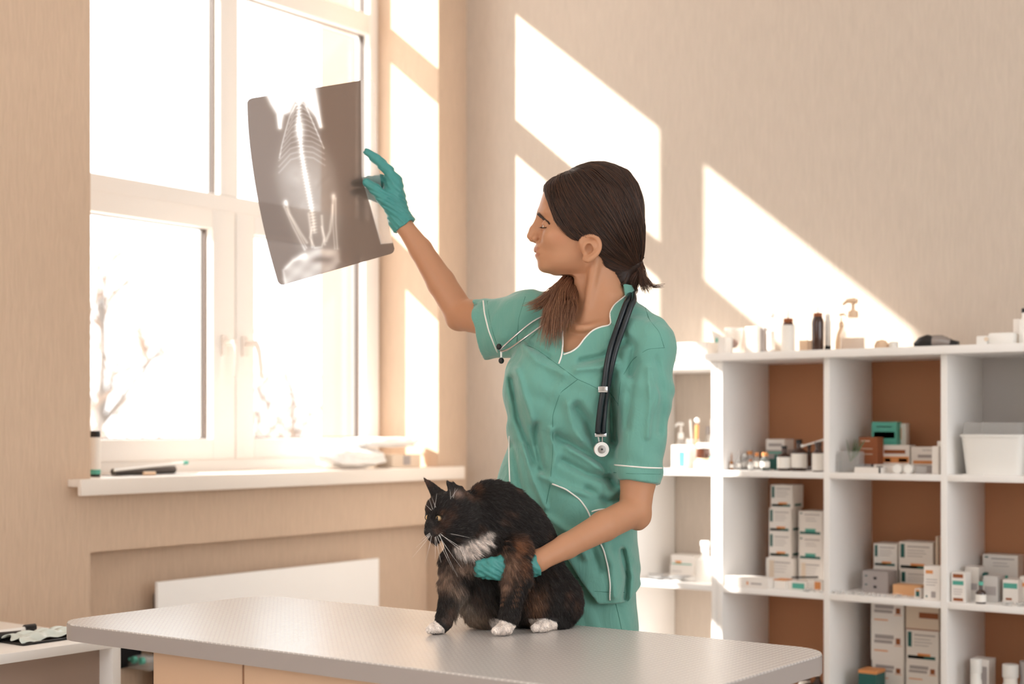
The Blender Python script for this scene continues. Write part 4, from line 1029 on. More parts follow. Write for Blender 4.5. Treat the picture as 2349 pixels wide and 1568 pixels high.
# ---- trunk (garment shape first; the body is the same trunk, a little smaller)
trunk_rows = [(690, 1384, .050, .055, 3.14), (712, 1378, .075, .062, 3.14), (735, 1365, .110, .075, 3.14), (760, 1352, .137, .088, 3.14), (800, 1335, .143, .100, 3.14), (850, 1312, .137, .108, 3.14), (900, 1303, .133, .112, 3.14), (960, 1303, .128, .108, 3.14), (1020, 1304, .128, .102, 3.15),
              (1080, 1297, .140, .104, 3.15), (1140, 1293, .150, .112, 3.15), (1220, 1293, .155, .117, 3.15), (1300, 1296, .158, .120, 3.15), (1400, 1298, .160, .12, 3.15)]
def trows(g=0., top=680, bot=1400):
    out = []
    for y, cx, rx, rd_, d in trunk_rows:
        if y < top or y > bot: continue
        v = LQ(cx, y, d); out.append((v[2], v[0], d, rx+g, rd_+g))
    return out
SH_L = LQ(1488, 788, 3.06); SH_R = LQ(1212, 738, 3.19)
EL_L = LQ(1463, 1172, 3.02); WR_L = LQ(1234, 1286, 2.862)
EL_R = LQ(1052, 722, 3.33); WR_R = LQ(927, 518, 3.34)
BODY = [loft(trows(-.012, bot=860), .03, yaw=YAW, n=2.3), loft(trows(-.034, top=790, bot=1225), .03, yaw=YAW, n=2.3)]
BODY += [rcone(LQ(1392, 722, 3.14), SH_L, .042, .036, .03), rcone(LQ(1365, 718, 3.15), SH_R, .042, .038, .03)]
BODY += [rcone(LQ(1338, 752, 3.055), LQ(1430, 742, 3.08), .007, .008, .012), rcone(LQ(1325, 752, 3.06), LQ(1262, 730, 3.12), .007, .007, .012)]
ARM_L = [rcone(SH_L, LQ(1475, 960, 3.05), .038, .036, .02), rcone(LQ(1475, 960, 3.05), LQ(1464, 1100, 3.03), .036, .0355, .01), rcone(LQ(1464, 1100, 3.03), LQ(1457, 1165, 3.02), .0355, .0335, .01),
         rcone(LQ(1470, 1190, 3.015), LQ(1464, 1196, 3.01), .018, .018, .02),
         rcone(LQ(1453, 1172, 3.01), LQ(1385, 1206, 2.955), .0315, .0305, .008), rcone(LQ(1385, 1206, 2.955), LQ(1300, 1252, 2.895), .0305, .0245, .008), rcone(LQ(1300, 1252, 2.895), WR_L, .0245, .0205, .008), rcone(WR_L, LQ(1195, 1302, 2.85), .0205, .018, .01)]
ARM_R = [rcone(SH_R, LQ(1120, 730, 3.26), .042, .038, .03), rcone(LQ(1120, 730, 3.26), LQ(1064, 722, 3.32), .039, .036, .007), rcone(LQ(1052, 728, 3.33), LQ(1050, 716, 3.33), .031, .030, .007),
         rcone(LQ(1052, 712, 3.33), LQ(1012, 648, 3.34), .0345, .0325, .007), rcone(LQ(1012, 648, 3.34), LQ(965, 572, 3.34), .0325, .0262, .007), rcone(LQ(965, 572, 3.34), WR_R, .0262, .0198, .007), rcone(WR_R, LQ(915, 490, 3.34), .0198, .015, .007)]
# ---- hands (gloved). right hand pinches the film, left hand holds the cat's chest
RD = 3.345
def rr_(x, y, d=0.): return LQ(x, y, RD+d)
kr = RD/FPX
HAND_R = [rcone(rr_(921, 505), rr_(903, 448, .002), 21*kr, 26*kr, .012), rcone(rr_(905, 462, .010), rr_(900, 425, .012), 20*kr, 19*kr, .012), rcone(rr_(899, 452, -.01), rr_(905, 416, .0), 18*kr, 15*kr, .012)]
HAND_R += chain([rr_(906, 420, .0), rr_(890, 390, -.004), rr_(862, 363, -.008), rr_(843, 349, -.010)], [14.56*kr, 11.76*kr, 10.64*kr, 8.40*kr], .004, k0=.012)        # index, pointing up
HAND_R += chain([rr_(903, 424, .014), rr_(874, 412, .016), rr_(846, 414, .012), rr_(812, 420, .010)], [13.44*kr, 10.64*kr, 9.52*kr, 7.84*kr], .004, k0=.010)            # middle, behind the film
HAND_R += chain([rr_(900, 436, .026), rr_(868, 438, .034), rr_(842, 440, .026), rr_(812, 441, .014)], [12.88*kr, 10.08*kr, 8.96*kr, 7.28*kr], .004, k0=.010)            # ring
HAND_R += chain([rr_(900, 452, .034), rr_(876, 458, .044), rr_(858, 452, .036), rr_(838, 449, .026)], [11.20*kr, 8.96*kr, 7.84*kr, 6.72*kr], .004, k0=.010)               # little
HAND_R += chain([rr_(903, 482, -.012), rr_(880, 455, -.026), rr_(860, 433, -.030), rr_(841, 418, -.028)], [16.80*kr, 14.56*kr, 11.76*kr, 8.96*kr], .005, k0=.014)        # thumb
kl = 2.87/FPX
def ll_(x, y, d): return LQ(x, y, d)
HAND_L = [rcone(ll_(1226, 1292, 2.859), ll_(1172, 1302, 2.846), 22*kl, 27*kl, .012), rcone(ll_(1180, 1290, 2.846), ll_(1150, 1294, 2.836), 19*kl, 19*kl, .012), rcone(ll_(1180, 1312, 2.846), ll_(1150, 1312, 2.836), 16*kl, 15*kl, .012)]
HAND_L += chain([ll_(1160, 1286, 2.834), ll_(1128, 1288, 2.819), ll_(1100, 1292, 2.824), ll_(1082, 1300, 2.842)], [11.5*kl, 9.5*kl, 8.5*kl, 7*kl], .004, k0=.01)
HAND_L += chain([ll_(1160, 1298, 2.832), ll_(1125, 1301, 2.816), ll_(1098, 1304, 2.822), ll_(1080, 1309, 2.842)], [12*kl, 9.5*kl, 8.5*kl, 7*kl], .003, k0=.01)
HAND_L += chain([ll_(1160, 1310, 2.832), ll_(1128, 1313, 2.816), ll_(1104, 1314, 2.824), ll_(1088, 1316, 2.842)], [11.5*kl, 9*kl, 8*kl, 6.5*kl], .003, k0=.01)
HAND_L += chain([ll_(1165, 1320, 2.834), ll_(1138, 1321, 2.821), ll_(1120, 1321, 2.827), ll_(1106, 1320, 2.842)], [10*kl, 7.5*kl, 7*kl, 6*kl], .003, k0=.01)
HAND_L += chain([ll_(1205, 1296, 2.846), ll_(1190, 1288, 2.850), ll_(1178, 1286, 2.850), ll_(1168, 1286, 2.850)], [13*kl, 11*kl, 9.5*kl, 8*kl], .004, k0=.012)
def wrinkle(amp, f1, f2):
    def fn(X, D, Z): return amp*(np.sin(f1*X+f2*Z+3*np.sin(60*Z+40*D))*np.sin(.5*f1*D+23*Z+1.3))
    return fn
ALL = HEAD+NECK+BODY+ARM_L+ARM_R
pieces = []
def piece(prims, lo, hi, hh, it=1):
    ax, V, s_ = field(prims, lo, hi, hh); P, F = nets(ax, V, s_); return relax(P, F, it), F
def merge(ps):
    Ps, Fs, k = [], [], 0
    for P, F in ps: Ps.append(P); Fs.append(F+k); k += len(P)
    return np.concatenate(Ps), np.concatenate(Fs)
zsplit = LQ(0, 640, HD)[2]
bp1 = piece(ALL, (LQ(1195, 0, HD)[0], 3.02, zsplit-.002), (LQ(1482, 0, HD)[0], 3.24, LQ(0, 372, HD)[2]), .00145, 2)
xs_ = LQ(1165, 0, 3.2)[0]
bp2 = piece(ALL, (xs_-.001, 2.80, LQ(0, 1392, 3.15)[2]), (LQ(1545, 0, 3.1)[0], 3.30, zsplit), .0034)
handcoreR = HAND_R; 
bp3 = piece(ALL+[], (LQ(900, 0, 3.34)[0], 3.22, LQ(0, 790, 3.3)[2]), (xs_, 3.42, LQ(0, 480, 3.34)[2]), .0026)
def with_hand(prims, lo, hi, off):
    ax, V, s_ = field(prims, lo, hi, .0016, off=off); P, F = nets(ax, V, s_); return relax(P, F, 1), F
bp4 = with_hand(HAND_R, (LQ(795, 0, RD)[0], RD-.07, LQ(0, 503, RD)[2]), (LQ(935, 0, RD)[0], RD+.08, LQ(0, 335, RD)[2]), -.002)
bp5 = with_hand(HAND_L, (LQ(1070, 0, 2.87)[0], 2.77, LQ(0, 1345, 2.87)[2]), (LQ(1215, 0, 2.87)[0], 2.93, LQ(0, 1240, 2.87)[2]), -.002)
P, F = merge([bp1, bp2, bp3, bp4, bp5])
def weld(P, F, sizes, pairs, n=10):
    off = np.cumsum([0]+sizes); e = np.sort(np.concatenate([F[:, [0, 1]], F[:, [1, 2]], F[:, [2, 3]], F[:, [3, 0]]]), axis=1)
    u, c = np.unique(e[:, 0].astype(np.int64)*len(P)+e[:, 1], return_counts=True); u = u[c == 1]; bv = np.unique(np.concatenate([u//len(P), u % len(P)]))
    rm = np.arange(len(P))
    for i, j in pairs:
        A_ = bv[(bv >= off[i]) & (bv < off[i+1])]; B_ = bv[(bv >= off[j]) & (bv < off[j+1])]
        if i == 4 and len(A_): B_ = np.arange(off[j], off[j+1]); B_ = B_[np.linalg.norm(P[B_]-P[A_].mean(0), axis=1) < .05]
        if not len(A_) or not len(B_): continue
        D_ = np.linalg.norm(P[A_][:, None, :]-P[B_][None, :, :], axis=2); k_ = D_.argmin(1); dm = D_.min(1)
        for q_ in np.argsort(dm)[:n]:
            if dm[q_] < (.03 if i == 4 else .006): rm[A_[q_]] = B_[k_[q_]]
    return rm[F]
F = weld(P, F, [len(b_[0]) for b_ in (bp1, bp2, bp3, bp4, bp5)], [(0, 1), (2, 1), (3, 2), (4, 1)])
used = np.zeros(len(P), bool); used[F.ravel()] = True; F = (np.cumsum(used)-1)[F]; P = P[used]
PW = to_world(P)
body_bvh = bvh_of(PW, F)
# skin colour: lips, cheeks
pxv = CX+FPX*P[:, 0]/P[:, 1]; pyv = HY-FPX*(P[:, 2]-CAMZ)/P[:, 1]
colr = np.tile(np.array(lin((188, 138, 106))[:3]), (len(P), 1))
def blend(mask, c): 
    global colr
    c = np.array(lin(c)[:3]); colr = colr*(1-mask[:, None])+c*mask[:, None]
dl = np.minimum(np.hypot((P[:, 0]-h(1232, 572)[0])/(11*K), (P[:, 2]-h(0, 573)[2])/(6*K))+np.abs(P[:, 1]-HD)/.032, np.hypot((P[:, 0]-h(1234, 587)[0])/(9*K), (P[:, 2]-h(0, 586)[2])/(6*K))+np.abs(P[:, 1]-HD)/.030)
blend(np.clip((1.55-dl)/.3, 0, 1)*.5*(np.abs(pxv-1235) < 30), (168, 100, 82))
dc = np.sqrt(((P[:, 0]-h(1280, 0)[0])/.03)**2+((P[:, 2]-h(0, 553)[2])/.022)**2); blend(np.clip(1-dc, 0, 1)*.25*(P[:, 2] > zsplit), (186, 112, 84))
body = raw_mesh('body', PW, F, m_skin, woman, colors=colr)
# eyes
m_eye = mat('eye_white', (226, 216, 208), .12); m_iris = mat('iris_brown', (58, 34, 22), .1)
for sg in (-1, 1):
    c_ = to_world([h(1255.5, 521, sg*.031)])[0]; s = MB(); s.ball(tuple(c_), 12.6*K, m_eye, 24, 16)
    dirv = to_world([h(1240, 521.5, sg*.031)])[0]-c_; dirv /= np.linalg.norm(dirv)
    o = s.build('eyeball', woman, smooth=180)
    s = MB(); s.ball(tuple(c_+dirv*6.6*K), (6.6*K,)*3, m_iris, 20, 12); s.build('iris', o, smooth=180)
# eyelashes, eyebrow
crv = []
for i in range(60):
    t = i/59; x = 1241+t*13; y = 521.5+1.2*math.sin(t*3.14)-t*.0
    p, nn = hit(body_bvh, x, y-1.2)
    if p is None: continue
    e = p+RV*(-5.5*K*(1-.5*t))+np.array([0, 0, -1.2*K])-FV*.0035; m_ = (p+e)/2+np.array([0, 0, -1.2*K]); crv.append([p, m_, e])
m_hair = mat('hair_brown', (62, 40, 30), .42, spec=.55, attr='Col')
strands('eyelashes', crv, .00042, m_hair, woman, np.tile(lin((30, 20, 16))[:3], (len(crv), 1)))
crv = []
for i in range(420):
    t = random.random(); B = [(1233.5, 489), (1241, 494), (1250, 502), (1260, 513)]; j = min(int(t*3), 2); f = t*3-j
    x = B[j][0]+(B[j+1][0]-B[j][0])*f+random.gauss(0, .8); y = B[j][1]+(B[j+1][1]-B[j][1])*f+random.gauss(0, 1.9*(1-.6*t))
    p, nn = hit(body_bvh, x, y)
    if p is None: continue
    if np.dot(nn, FV) > 0: nn = -nn
    dd = RV*5*K+np.array([0, 0, -5*K*(.3+.6*t)]); crv.append([p+nn*.0008, p+dd*.5+nn*.003, p+dd+nn*.0026])
strands('eyebrow', crv, .00030, m_hair, woman, np.tile(lin((52, 33, 24))[:3], (len(crv), 1)))
# ---- gloves
def glove(prims, lo, hi, cuts):
    w_ = Prim(wrinkle(.0011, 330, 520), lo, hi, .001, 'd')
    ax, V, s_ = field(prims+[w_]+cuts, lo, hi, .00135, off=.0006); P, F = nets(ax, V, s_); P = relax(P, F, 1)
    return raw_mesh('glove', to_world(P), F, m_glove, woman), bvh_of(to_world(P), F)
cuffR = [rcone(rr_(914, 495), rr_(930, 520, .0), 25*kr, 29*kr, .006), rcone(rr_(906, 510), rr_(912, 524), 12*kr, 9*kr, .012)]
ax_ = rr_(921, 505); dv = rr_(934, 526)-rr_(914, 495); dv /= np.linalg.norm(dv); cc = rr_(930, 517)
def cutfn(X, D, Z): return -((X-cc[0])*dv[0]+(D-cc[1])*dv[1]+(Z-cc[2])*dv[2]+.0015*np.sin(200*D+150*X))
cutR = [rcone(rr_(918, 499), rr_(950, 550), 22.5*kr, 26*kr, .001, 's'), Prim(cutfn, rr_(890, 560, -.06), rr_(960, 480, .06), .001, 's')]
glR, glR_bvh = glove(HAND_R+cuffR, (LQ(795, 0, RD)[0], RD-.075, LQ(0, 545, RD)[2]), (LQ(960, 0, RD)[0], RD+.085, LQ(0, 332, RD)[2]), cutR)
cl_ = ll_(1226, 1292, 2.859); dvl = ll_(1250, 1282, 2.869)-ll_(1200, 1300, 2.852); dvl /= np.linalg.norm(dvl)
def cutfl(X, D, Z): return -((X-cl_[0])*dvl[0]+(D-cl_[1])*dvl[1]+(Z-cl_[2])*dvl[2]+.002*np.sin(220*D+190*Z))
glL, glL_bvh = glove(HAND_L+[rcone(ll_(1205, 1298, 2.852), ll_(1232, 1292, 2.861), 25*kl, 29*kl, .006)], (LQ(1066, 0, 2.87)[0], 2.77, LQ(0, 1345, 2.87)[2]), (LQ(1250, 0, 2.87)[0], 2.945, LQ(0, 1238, 2.87)[2]), [rcone(ll_(1212, 1296, 2.854), ll_(1260, 1280, 2.874), 24*kl, 27*kl, .001, 's'), Prim(cutfl, ll_(1210, 1345, 2.784), ll_(1262, 1240, 2.924), .001, 's')])

# ---- scrub top
def grooves(items):
    segs = []
    for pts, w_, amp in items:
        for (x0, y0), (x1, y1) in zip(pts[:-1], pts[1:]):
            a, b_ = LQ(x0, y0, 3.08), LQ(x1, y1, 3.08); segs.append((a[0], a[2], b_[0], b_[2], w_*K*.82, amp, id(pts)))
    def fn(X, D, Z):
        X2 = X[:, 0, 0][:, None]; Z2 = Z[0, 0, :][None, :]
        tot = np.zeros((X2.shape[0], Z2.shape[1]), np.float32); cur = {}
        for ax0, az0, bx, bz, w_, amp, key in segs:
            ex, ez = bx-ax0, bz-az0; t = np.clip(((X2-ax0)*ex+(Z2-az0)*ez)/(ex*ex+ez*ez), 0, 1)
            d2 = (X2-ax0-t*ex)**2+(Z2-az0-t*ez)**2
            cur[key] = (np.minimum(cur[key][0], d2), w_, amp) if key in cur else (d2, w_, amp)
        for d2, w_, amp in cur.values(): tot += 2.4*amp*np.exp(-d2/(w_*w_))
        fade = np.clip((3.14-D)/.04, 0, 1)
        return tot[:, None, :]*fade
    return fn
FOLDS = [([(1228, 975), (1232, 1020), (1243, 1075)], 10, .007), ([(1262, 985), (1272, 1040), (1262, 1090)], 9, -.004),
         ([(1276, 1000), (1330, 1030), (1380, 1062), (1404, 1110)], 13, .008), ([(1290, 1055), (1345, 1085), (1400, 1098)], 10, .006), ([(1300, 1025), (1350, 1055), (1390, 1085)], 9, -.005),
         ([(1322, 935), (1345, 965), (1362, 1010)], 14, .009), ([(1300, 930), (1310, 980), (1330, 1010)], 12, -.004),
         ([(1174, 870), (1190, 960), (1225, 1060)], 10, .006), ([(1185, 850), (1210, 930), (1222, 970)], 10, -.004),
         ([(1395, 860), (1400, 930), (1402, 1010)], 14, .012), ([(1345, 1120), (1390, 1150), (1430, 1140)], 10, .006), ([(1240, 1090), (1300, 1120), (1370, 1135)], 9, -.004),
         ([(1175, 1020), (1190, 1100), (1215, 1180)], 8, .004), ([(1200, 1020), (1222, 1100), (1250, 1160)], 8, -.004),
         ([(1180, 745), (1215, 790), (1260, 820)], 8, .004), ([(1190, 775), (1230, 830), (1290, 860)], 9, -.003), ([(1135, 700), (1165, 735), (1190, 780)], 8, .005), ([(1125, 735), (1150, 775), (1170, 810)], 8, .003),
         ([(1330, 830), (1380, 820), (1430, 790)], 9, .005), ([(1320, 850), (1370, 846), (1420, 830)], 9, -.004), ([(1420, 760), (1450, 800), (1440, 860)], 9, .004), ([(1400, 790), (1420, 830)], 8, .004),
         ([(1455, 830), (1440, 900), (1432, 980)], 9, .003), ([(1500, 830), (1512, 920), (1505, 990)], 10, .0028), ([(1478, 850), (1482, 930), (1476, 1000)], 8, -.003),
         ([(1255, 1185), (1300, 1215), (1340, 1270)], 12, -.005), ([(1380, 1230), (1400, 1290), (1405, 1360)], 12, -.004), ([(1425, 1260), (1437, 1320), (1432, 1370)], 9, .008), ([(1350, 1240), (1370, 1300)], 10, .004)]
def fine_folds(X, D, Z): return .0018*np.sin(70*X+55*Z+2.2*np.sin(38*Z+20*D))+.0014*np.sin(115*X-60*Z+1.7*np.sin(45*X+3))*np.sin(60*D+30*Z)
TOPP = []
lo_t = (LQ(1070, 0, 3.28)[0], 2.96, LQ(0, 1392, 3.15)[2]); hi_t = (LQ(1560, 0, 3.08)[0], 3.38, LQ(0, 655, 3.14)[2])
TOPP += [rcone(LQ(1487, 800, 3.06), LQ(1479, 900, 3.05), .053, .0555, .02), rcone(LQ(1479, 900, 3.05), LQ(1463, 1120, 3.03), .0555, .0475, .02)]
TOPP += [rcone(LQ(1212, 738, 3.19), LQ(1080, 754, 3.29), .060, .0635, .02), rcone(LQ(1175, 770, 3.2), LQ(1115, 775, 3.26), .045, .048, .02)]
# sleeve hems and hollows
def halfspace(c, n):
    n = np.array(n)/np.linalg.norm(n)
    return lambda X, D, Z: -((X-c[0])*n[0]+(D-c[1])*n[1]+(Z-c[2])*n[2])
cL = LQ(1460, 1107, 3.03); nL = LQ(1455, 1180, 3.02)-LQ(1462, 1107, 3.03)
TOPP += [Prim(halfspace(cL, nL), LQ(1385, 1200, 2.95)+np.array([.01, 0, 0]), LQ(1560, 1085, 3.12), .001, 's')]
TOPP += [rcone(LQ(1458, 1128, 3.03), LQ(1457, 1150, 3.03), .0400, .0440, .001, 's')]
cR = LQ(1097, 749, 3.27); nR = LQ(1086, 749.8, 3.27)-LQ(1096, 748, 3.27)+np.array([0, .0015, 0])
TOPP += [Prim(halfspace(cR, nR), LQ(1040, 850, 3.16), LQ(1125, 640, 3.4), .001, 's')]
TOPP += [rcone(LQ(1150, 742, 3.235), LQ(1075, 753, 3.295), .048, .0585, .001, 's')]
TOPP += [loft(trows(.003, bot=1400), .03, yaw=YAW, n=2.35)]
TOPP += [ell(LQ(1362, 885, 3.065), (.050, .048, .052), .05), ell(LQ(1232, 872, 3.10), (.048, .048, .050), .05)]
TOPP += [rcone(LQ(1398, 716, 3.145), LQ(1488, 785, 3.06), .050, .050, .035), rcone(LQ(1362, 712, 3.15), LQ(1210, 728, 3.19), .048, .052, .035)]
TOPP += [rcone(LQ(1398, 672, 3.142), LQ(1395, 725, 3.142), 58*K, 62*K, .02)]      # stand collar
TOPP += [Prim(grooves(FOLDS), lo_t, hi_t, .001, 'd'), Prim(fine_folds, lo_t, hi_t, .001, 'd')]
# neck hole and neckline
TOPP += [rcone(LQ(1378, 600, 3.138), LQ(1389, 712, 3.142), 52*K, 52.5*K, .001, 's')]
NECKLINE = [(1436, 676), (1408, 699), (1398, 718), (1401, 746), (1380, 748), (1358, 757), (1338, 778), (1325, 795), (1308, 806), (1291, 811), (1292, 780), (1290, 750), (1280, 715), (1285, 680), (1310, 640), (1430, 630)]
TOPP += [polyprism(NECKLINE, 3.07, 2.96, 3.13, .002)]
# hem: front flap cut away above the trousers, vent at the side
TOPP += [polyprism([(1150, 1150), (1235, 1190), (1290, 1262), (1332, 1330), (1372, 1384), (1150, 1500)], 3.05, 2.9, 3.17, .002)]
def hemcut(X, D, Z):
    zc = LQ(0, 1378, 3.08)[2]; x1 = LQ(1435, 0, 3.1)[0]
    return -(zc+np.clip(X-x1, 0, 1)*.85-Z)
TOPP += [Prim(hemcut, (lo_t[0], 2.9, lo_t[2]-.1), (hi_t[0], 3.4, LQ(0, 1320, 3.1)[2]), .001, 's')]
ax, V, s_ = field(TOPP, lo_t, hi_t, .0029); P, F = nets(ax, V, s_); P, F = largest(P, F); P = relax(P, F, 1)
PW = to_world(P); top_bvh = bvh_of(PW, F)
top = raw_mesh('scrub_top', PW, F, m_scrub, woman)
def pipe(pts, r=.0017, m=m_piping, name='piping', bvh=None, lift=.0006):
    pp = path_on(bvh or top_bvh, pts, lift)
    if len(pp) < 3: return
    s = MB(); s.tube(pp, r, m, n=8); s.build(name, top, smooth=180)
pipe([(1434, 679), (1408, 700), (1399, 718), (1403, 746), (1380, 749), (1360, 757), (1341, 776), (1327, 796), (1310, 808), (1293, 813)])
pipe([(1290, 760), (1291, 790), (1289, 815), (1282, 834)])
pipe([(1410, 1066), (1440, 1069), (1480, 1072), (1518, 1073)])
pipe([(1108, 684), (1112, 720), (1122, 760), (1134, 790), (1142, 808)])
pipe([(1267, 1109), (1300, 1122), (1330, 1145), (1348, 1170), (1357, 1192), (1372, 1235), (1385, 1260), (1395, 1300), (1400, 1340), (1399, 1376)])
pipe([(1357, 1173), (1372, 1168), (1395, 1167), (1415, 1168)])
pipe([(1141, 1056), (1155, 1051), (1167, 1050)]); pipe([(1169, 1000), (1168, 1050), (1170, 1105)])
SEAMS = [[(1190, 785), (1230, 800), (1275, 833), (1325, 870), (1345, 878), (1375, 893)], [(1325, 870), (1285, 900), (1268, 950), (1268, 1040), (1262, 1110), (1250, 1170), (1249, 1190)],
         [(1418, 930), (1424, 870), (1450, 825), (1485, 800), (1525, 797)], [(1478, 700), (1490, 735), (1512, 760), (1523, 795)], [(1408, 1083), (1450, 1086), (1515, 1087)],
         [(1118, 690), (1123, 730), (1133, 770), (1146, 806)], [(1345, 1354), (1390, 1357), (1434, 1358)], [(1395, 895), (1418, 926)], [(1205, 680), (1190, 730), (1185, 790)]]
for sm in SEAMS: pipe(sm, .0006, m_seam, 'seam', lift=.0001)
# ---- trousers
TR = [loft([(LQ(0, y, 3.16)[2], LQ(cx, y, 3.16)[0], 3.165, rx, rd_) for y, cx, rx, rd_ in ((1190, 1298, .147, .109), (1300, 1300, .151, .113), (1380, 1302, .149, .11), (1440, 1303, .150, .112), (1480, 1303, .148, .112))], .03, yaw=YAW, n=2.4)]
TR += [rcone(LQ(1378, 1450, 3.14), LQ(1375, 1800, 3.17), .074, .058, .03), rcone(LQ(1378, 1800, 3.17), LQ(1378, 2190, 3.19), .058, .055, .03), rcone(LQ(1228, 1450, 3.18), LQ(1232, 1800, 3.2), .074, .058, .03), rcone(LQ(1232, 1800, 3.2), LQ(1235, 2165, 3.22), .058, .055, .03)]
def trf(X, D, Z): return .002*np.sin(60*X+30*Z+1.5*np.sin(30*Z))+.003*np.exp(-((X-LQ(1420, 0, 3.1)[0]+.35*(Z-LQ(0, 1400, 3.1)[2]))/.006)**2)-.004*np.exp(-((X-LQ(1350, 0, 3.1)[0]+.5*(Z-LQ(0, 1400, 3.1)[2]))/.012)**2)
zfl = .03
lo_ = (LQ(1110, 0, 3.2)[0], 2.98, zfl); hi_ = (LQ(1480, 0, 3.1)[0], 3.36, LQ(0, 1195, 3.1)[2])
ax, V, s_ = field(TR+[Prim(trf, lo_, hi_, .001, 'd')], lo_, hi_, .0055); P, F = nets(ax, V, s_); P = relax(P, F, 1); PW = to_world(P); tr_bvh = bvh_of(PW, F)
raw_mesh('trousers', PW, F, m_scrub, woman)
for pts in ([(1338, 1345), (1300, 1343), (1280, 1342)], [(1412, 1382), (1420, 1415), (1427, 1450)], [(1300, 1322), (1340, 1326)]):
    pp = path_on(tr_bvh, pts, .0002)
    if len(pp) > 2: s = MB(); s.tube(pp, .0007, m_seam, n=6); s.build('trouser_seam', woman, smooth=180)
m_shoe = mat('shoe_white', (230, 226, 220), .5)
for (x, y, d) in ((1378, 2190, 3.19), (1235, 2165, 3.22)):
    c_ = to_world([LQ(x, y, d)])[0]; s = MB()
    f_ = -FV*math.cos(YAW)-RV*math.sin(YAW)
    for (a, r1, z_) in ((-.04, .036, .036), (.03, .038, .034), (.10, .036, .028), (.15, .028, .022)): pass
    pts = [c_*np.array([1, 1, 0])+f_*a+np.array([0, 0, .036]) for a in (-.07, -.05, .02, .10, .15, .175)]
    s.tube(pts, [.015, .034, .036, .036, .030, .014], m_shoe, n=16); s.build('shoe', woman, smooth=180)

# ---- hair
HC = h(1370, 483); HR = np.array([106.5*K, .0855, 109.5*K])
def grown(g): return [(z, x, d, rx+g, ry+g) for z, x, d, rx, ry in face_rows() if z > h(0, 585)[2]]
HAIR = [loft(grown(.004), .02, n=2.25), ell(HC, HR, .035), rcone(h(1418, 540, 0), h(1452, 603, 0), 52*K, 17*K, .03), rcone(h(1380, 560, .0), h(1448, 606, 0), 58*K, 15*K, .03), rcone(h(1400, 600, 0), h(1425, 640, .0), 34*K, 22*K, .02)]
FACECUT = [(1150, 380), (1250, 420), (1256, 445), (1265, 475), (1280, 512), (1301, 537), (1322, 550), (1345, 553), (1368, 572), (1379, 596), (1386, 618), (1398, 640), (1415, 662), (1150, 720)]
HAIR += [polyprism(FACECUT, HD-.06, 2.9, 3.4, .004)]
ax, V, s_ = field(HAIR, (LQ(1240, 0, HD)[0], 3.03, LQ(0, 670, HD)[2]), (LQ(1485, 0, HD)[0], 3.23, LQ(0, 366, HD)[2]), .0022); P, F = nets(ax, V, s_); P = relax(P, F, 1)
hair = raw_mesh('hair', to_world(P), F, mat('hair_base', (44, 29, 23), .5, spec=.4), woman)
hair_bvh = bvh_of(P, F)
TIE = h(1458, 607, .0)
def on_hair(p, lift=0.):
    """push a local point out to the hair ellipsoid"""
    u = (p-HC)/HR; r = np.linalg.norm(u, axis=-1, keepdims=True); return HC+u/r*HR*(1+lift)
def hair_col(n, base=(46, 31, 25), spread=.5):
    t = RNG.random(n)[:, None]; a = np.array(lin(base)[:3]); b_ = np.array(lin((96, 62, 42))[:3]) if base[0] < 90 else np.array(lin((176, 128, 96))[:3]); c = a*(1-t**2.2)+b_*t**2.2*.9
    return c*(1+spread*(RNG.random(n)[:, None]-.5))
crv = []; NS = 7600; kpts = 14
side = np.where(RNG.random(NS) < .68, -1, 1)
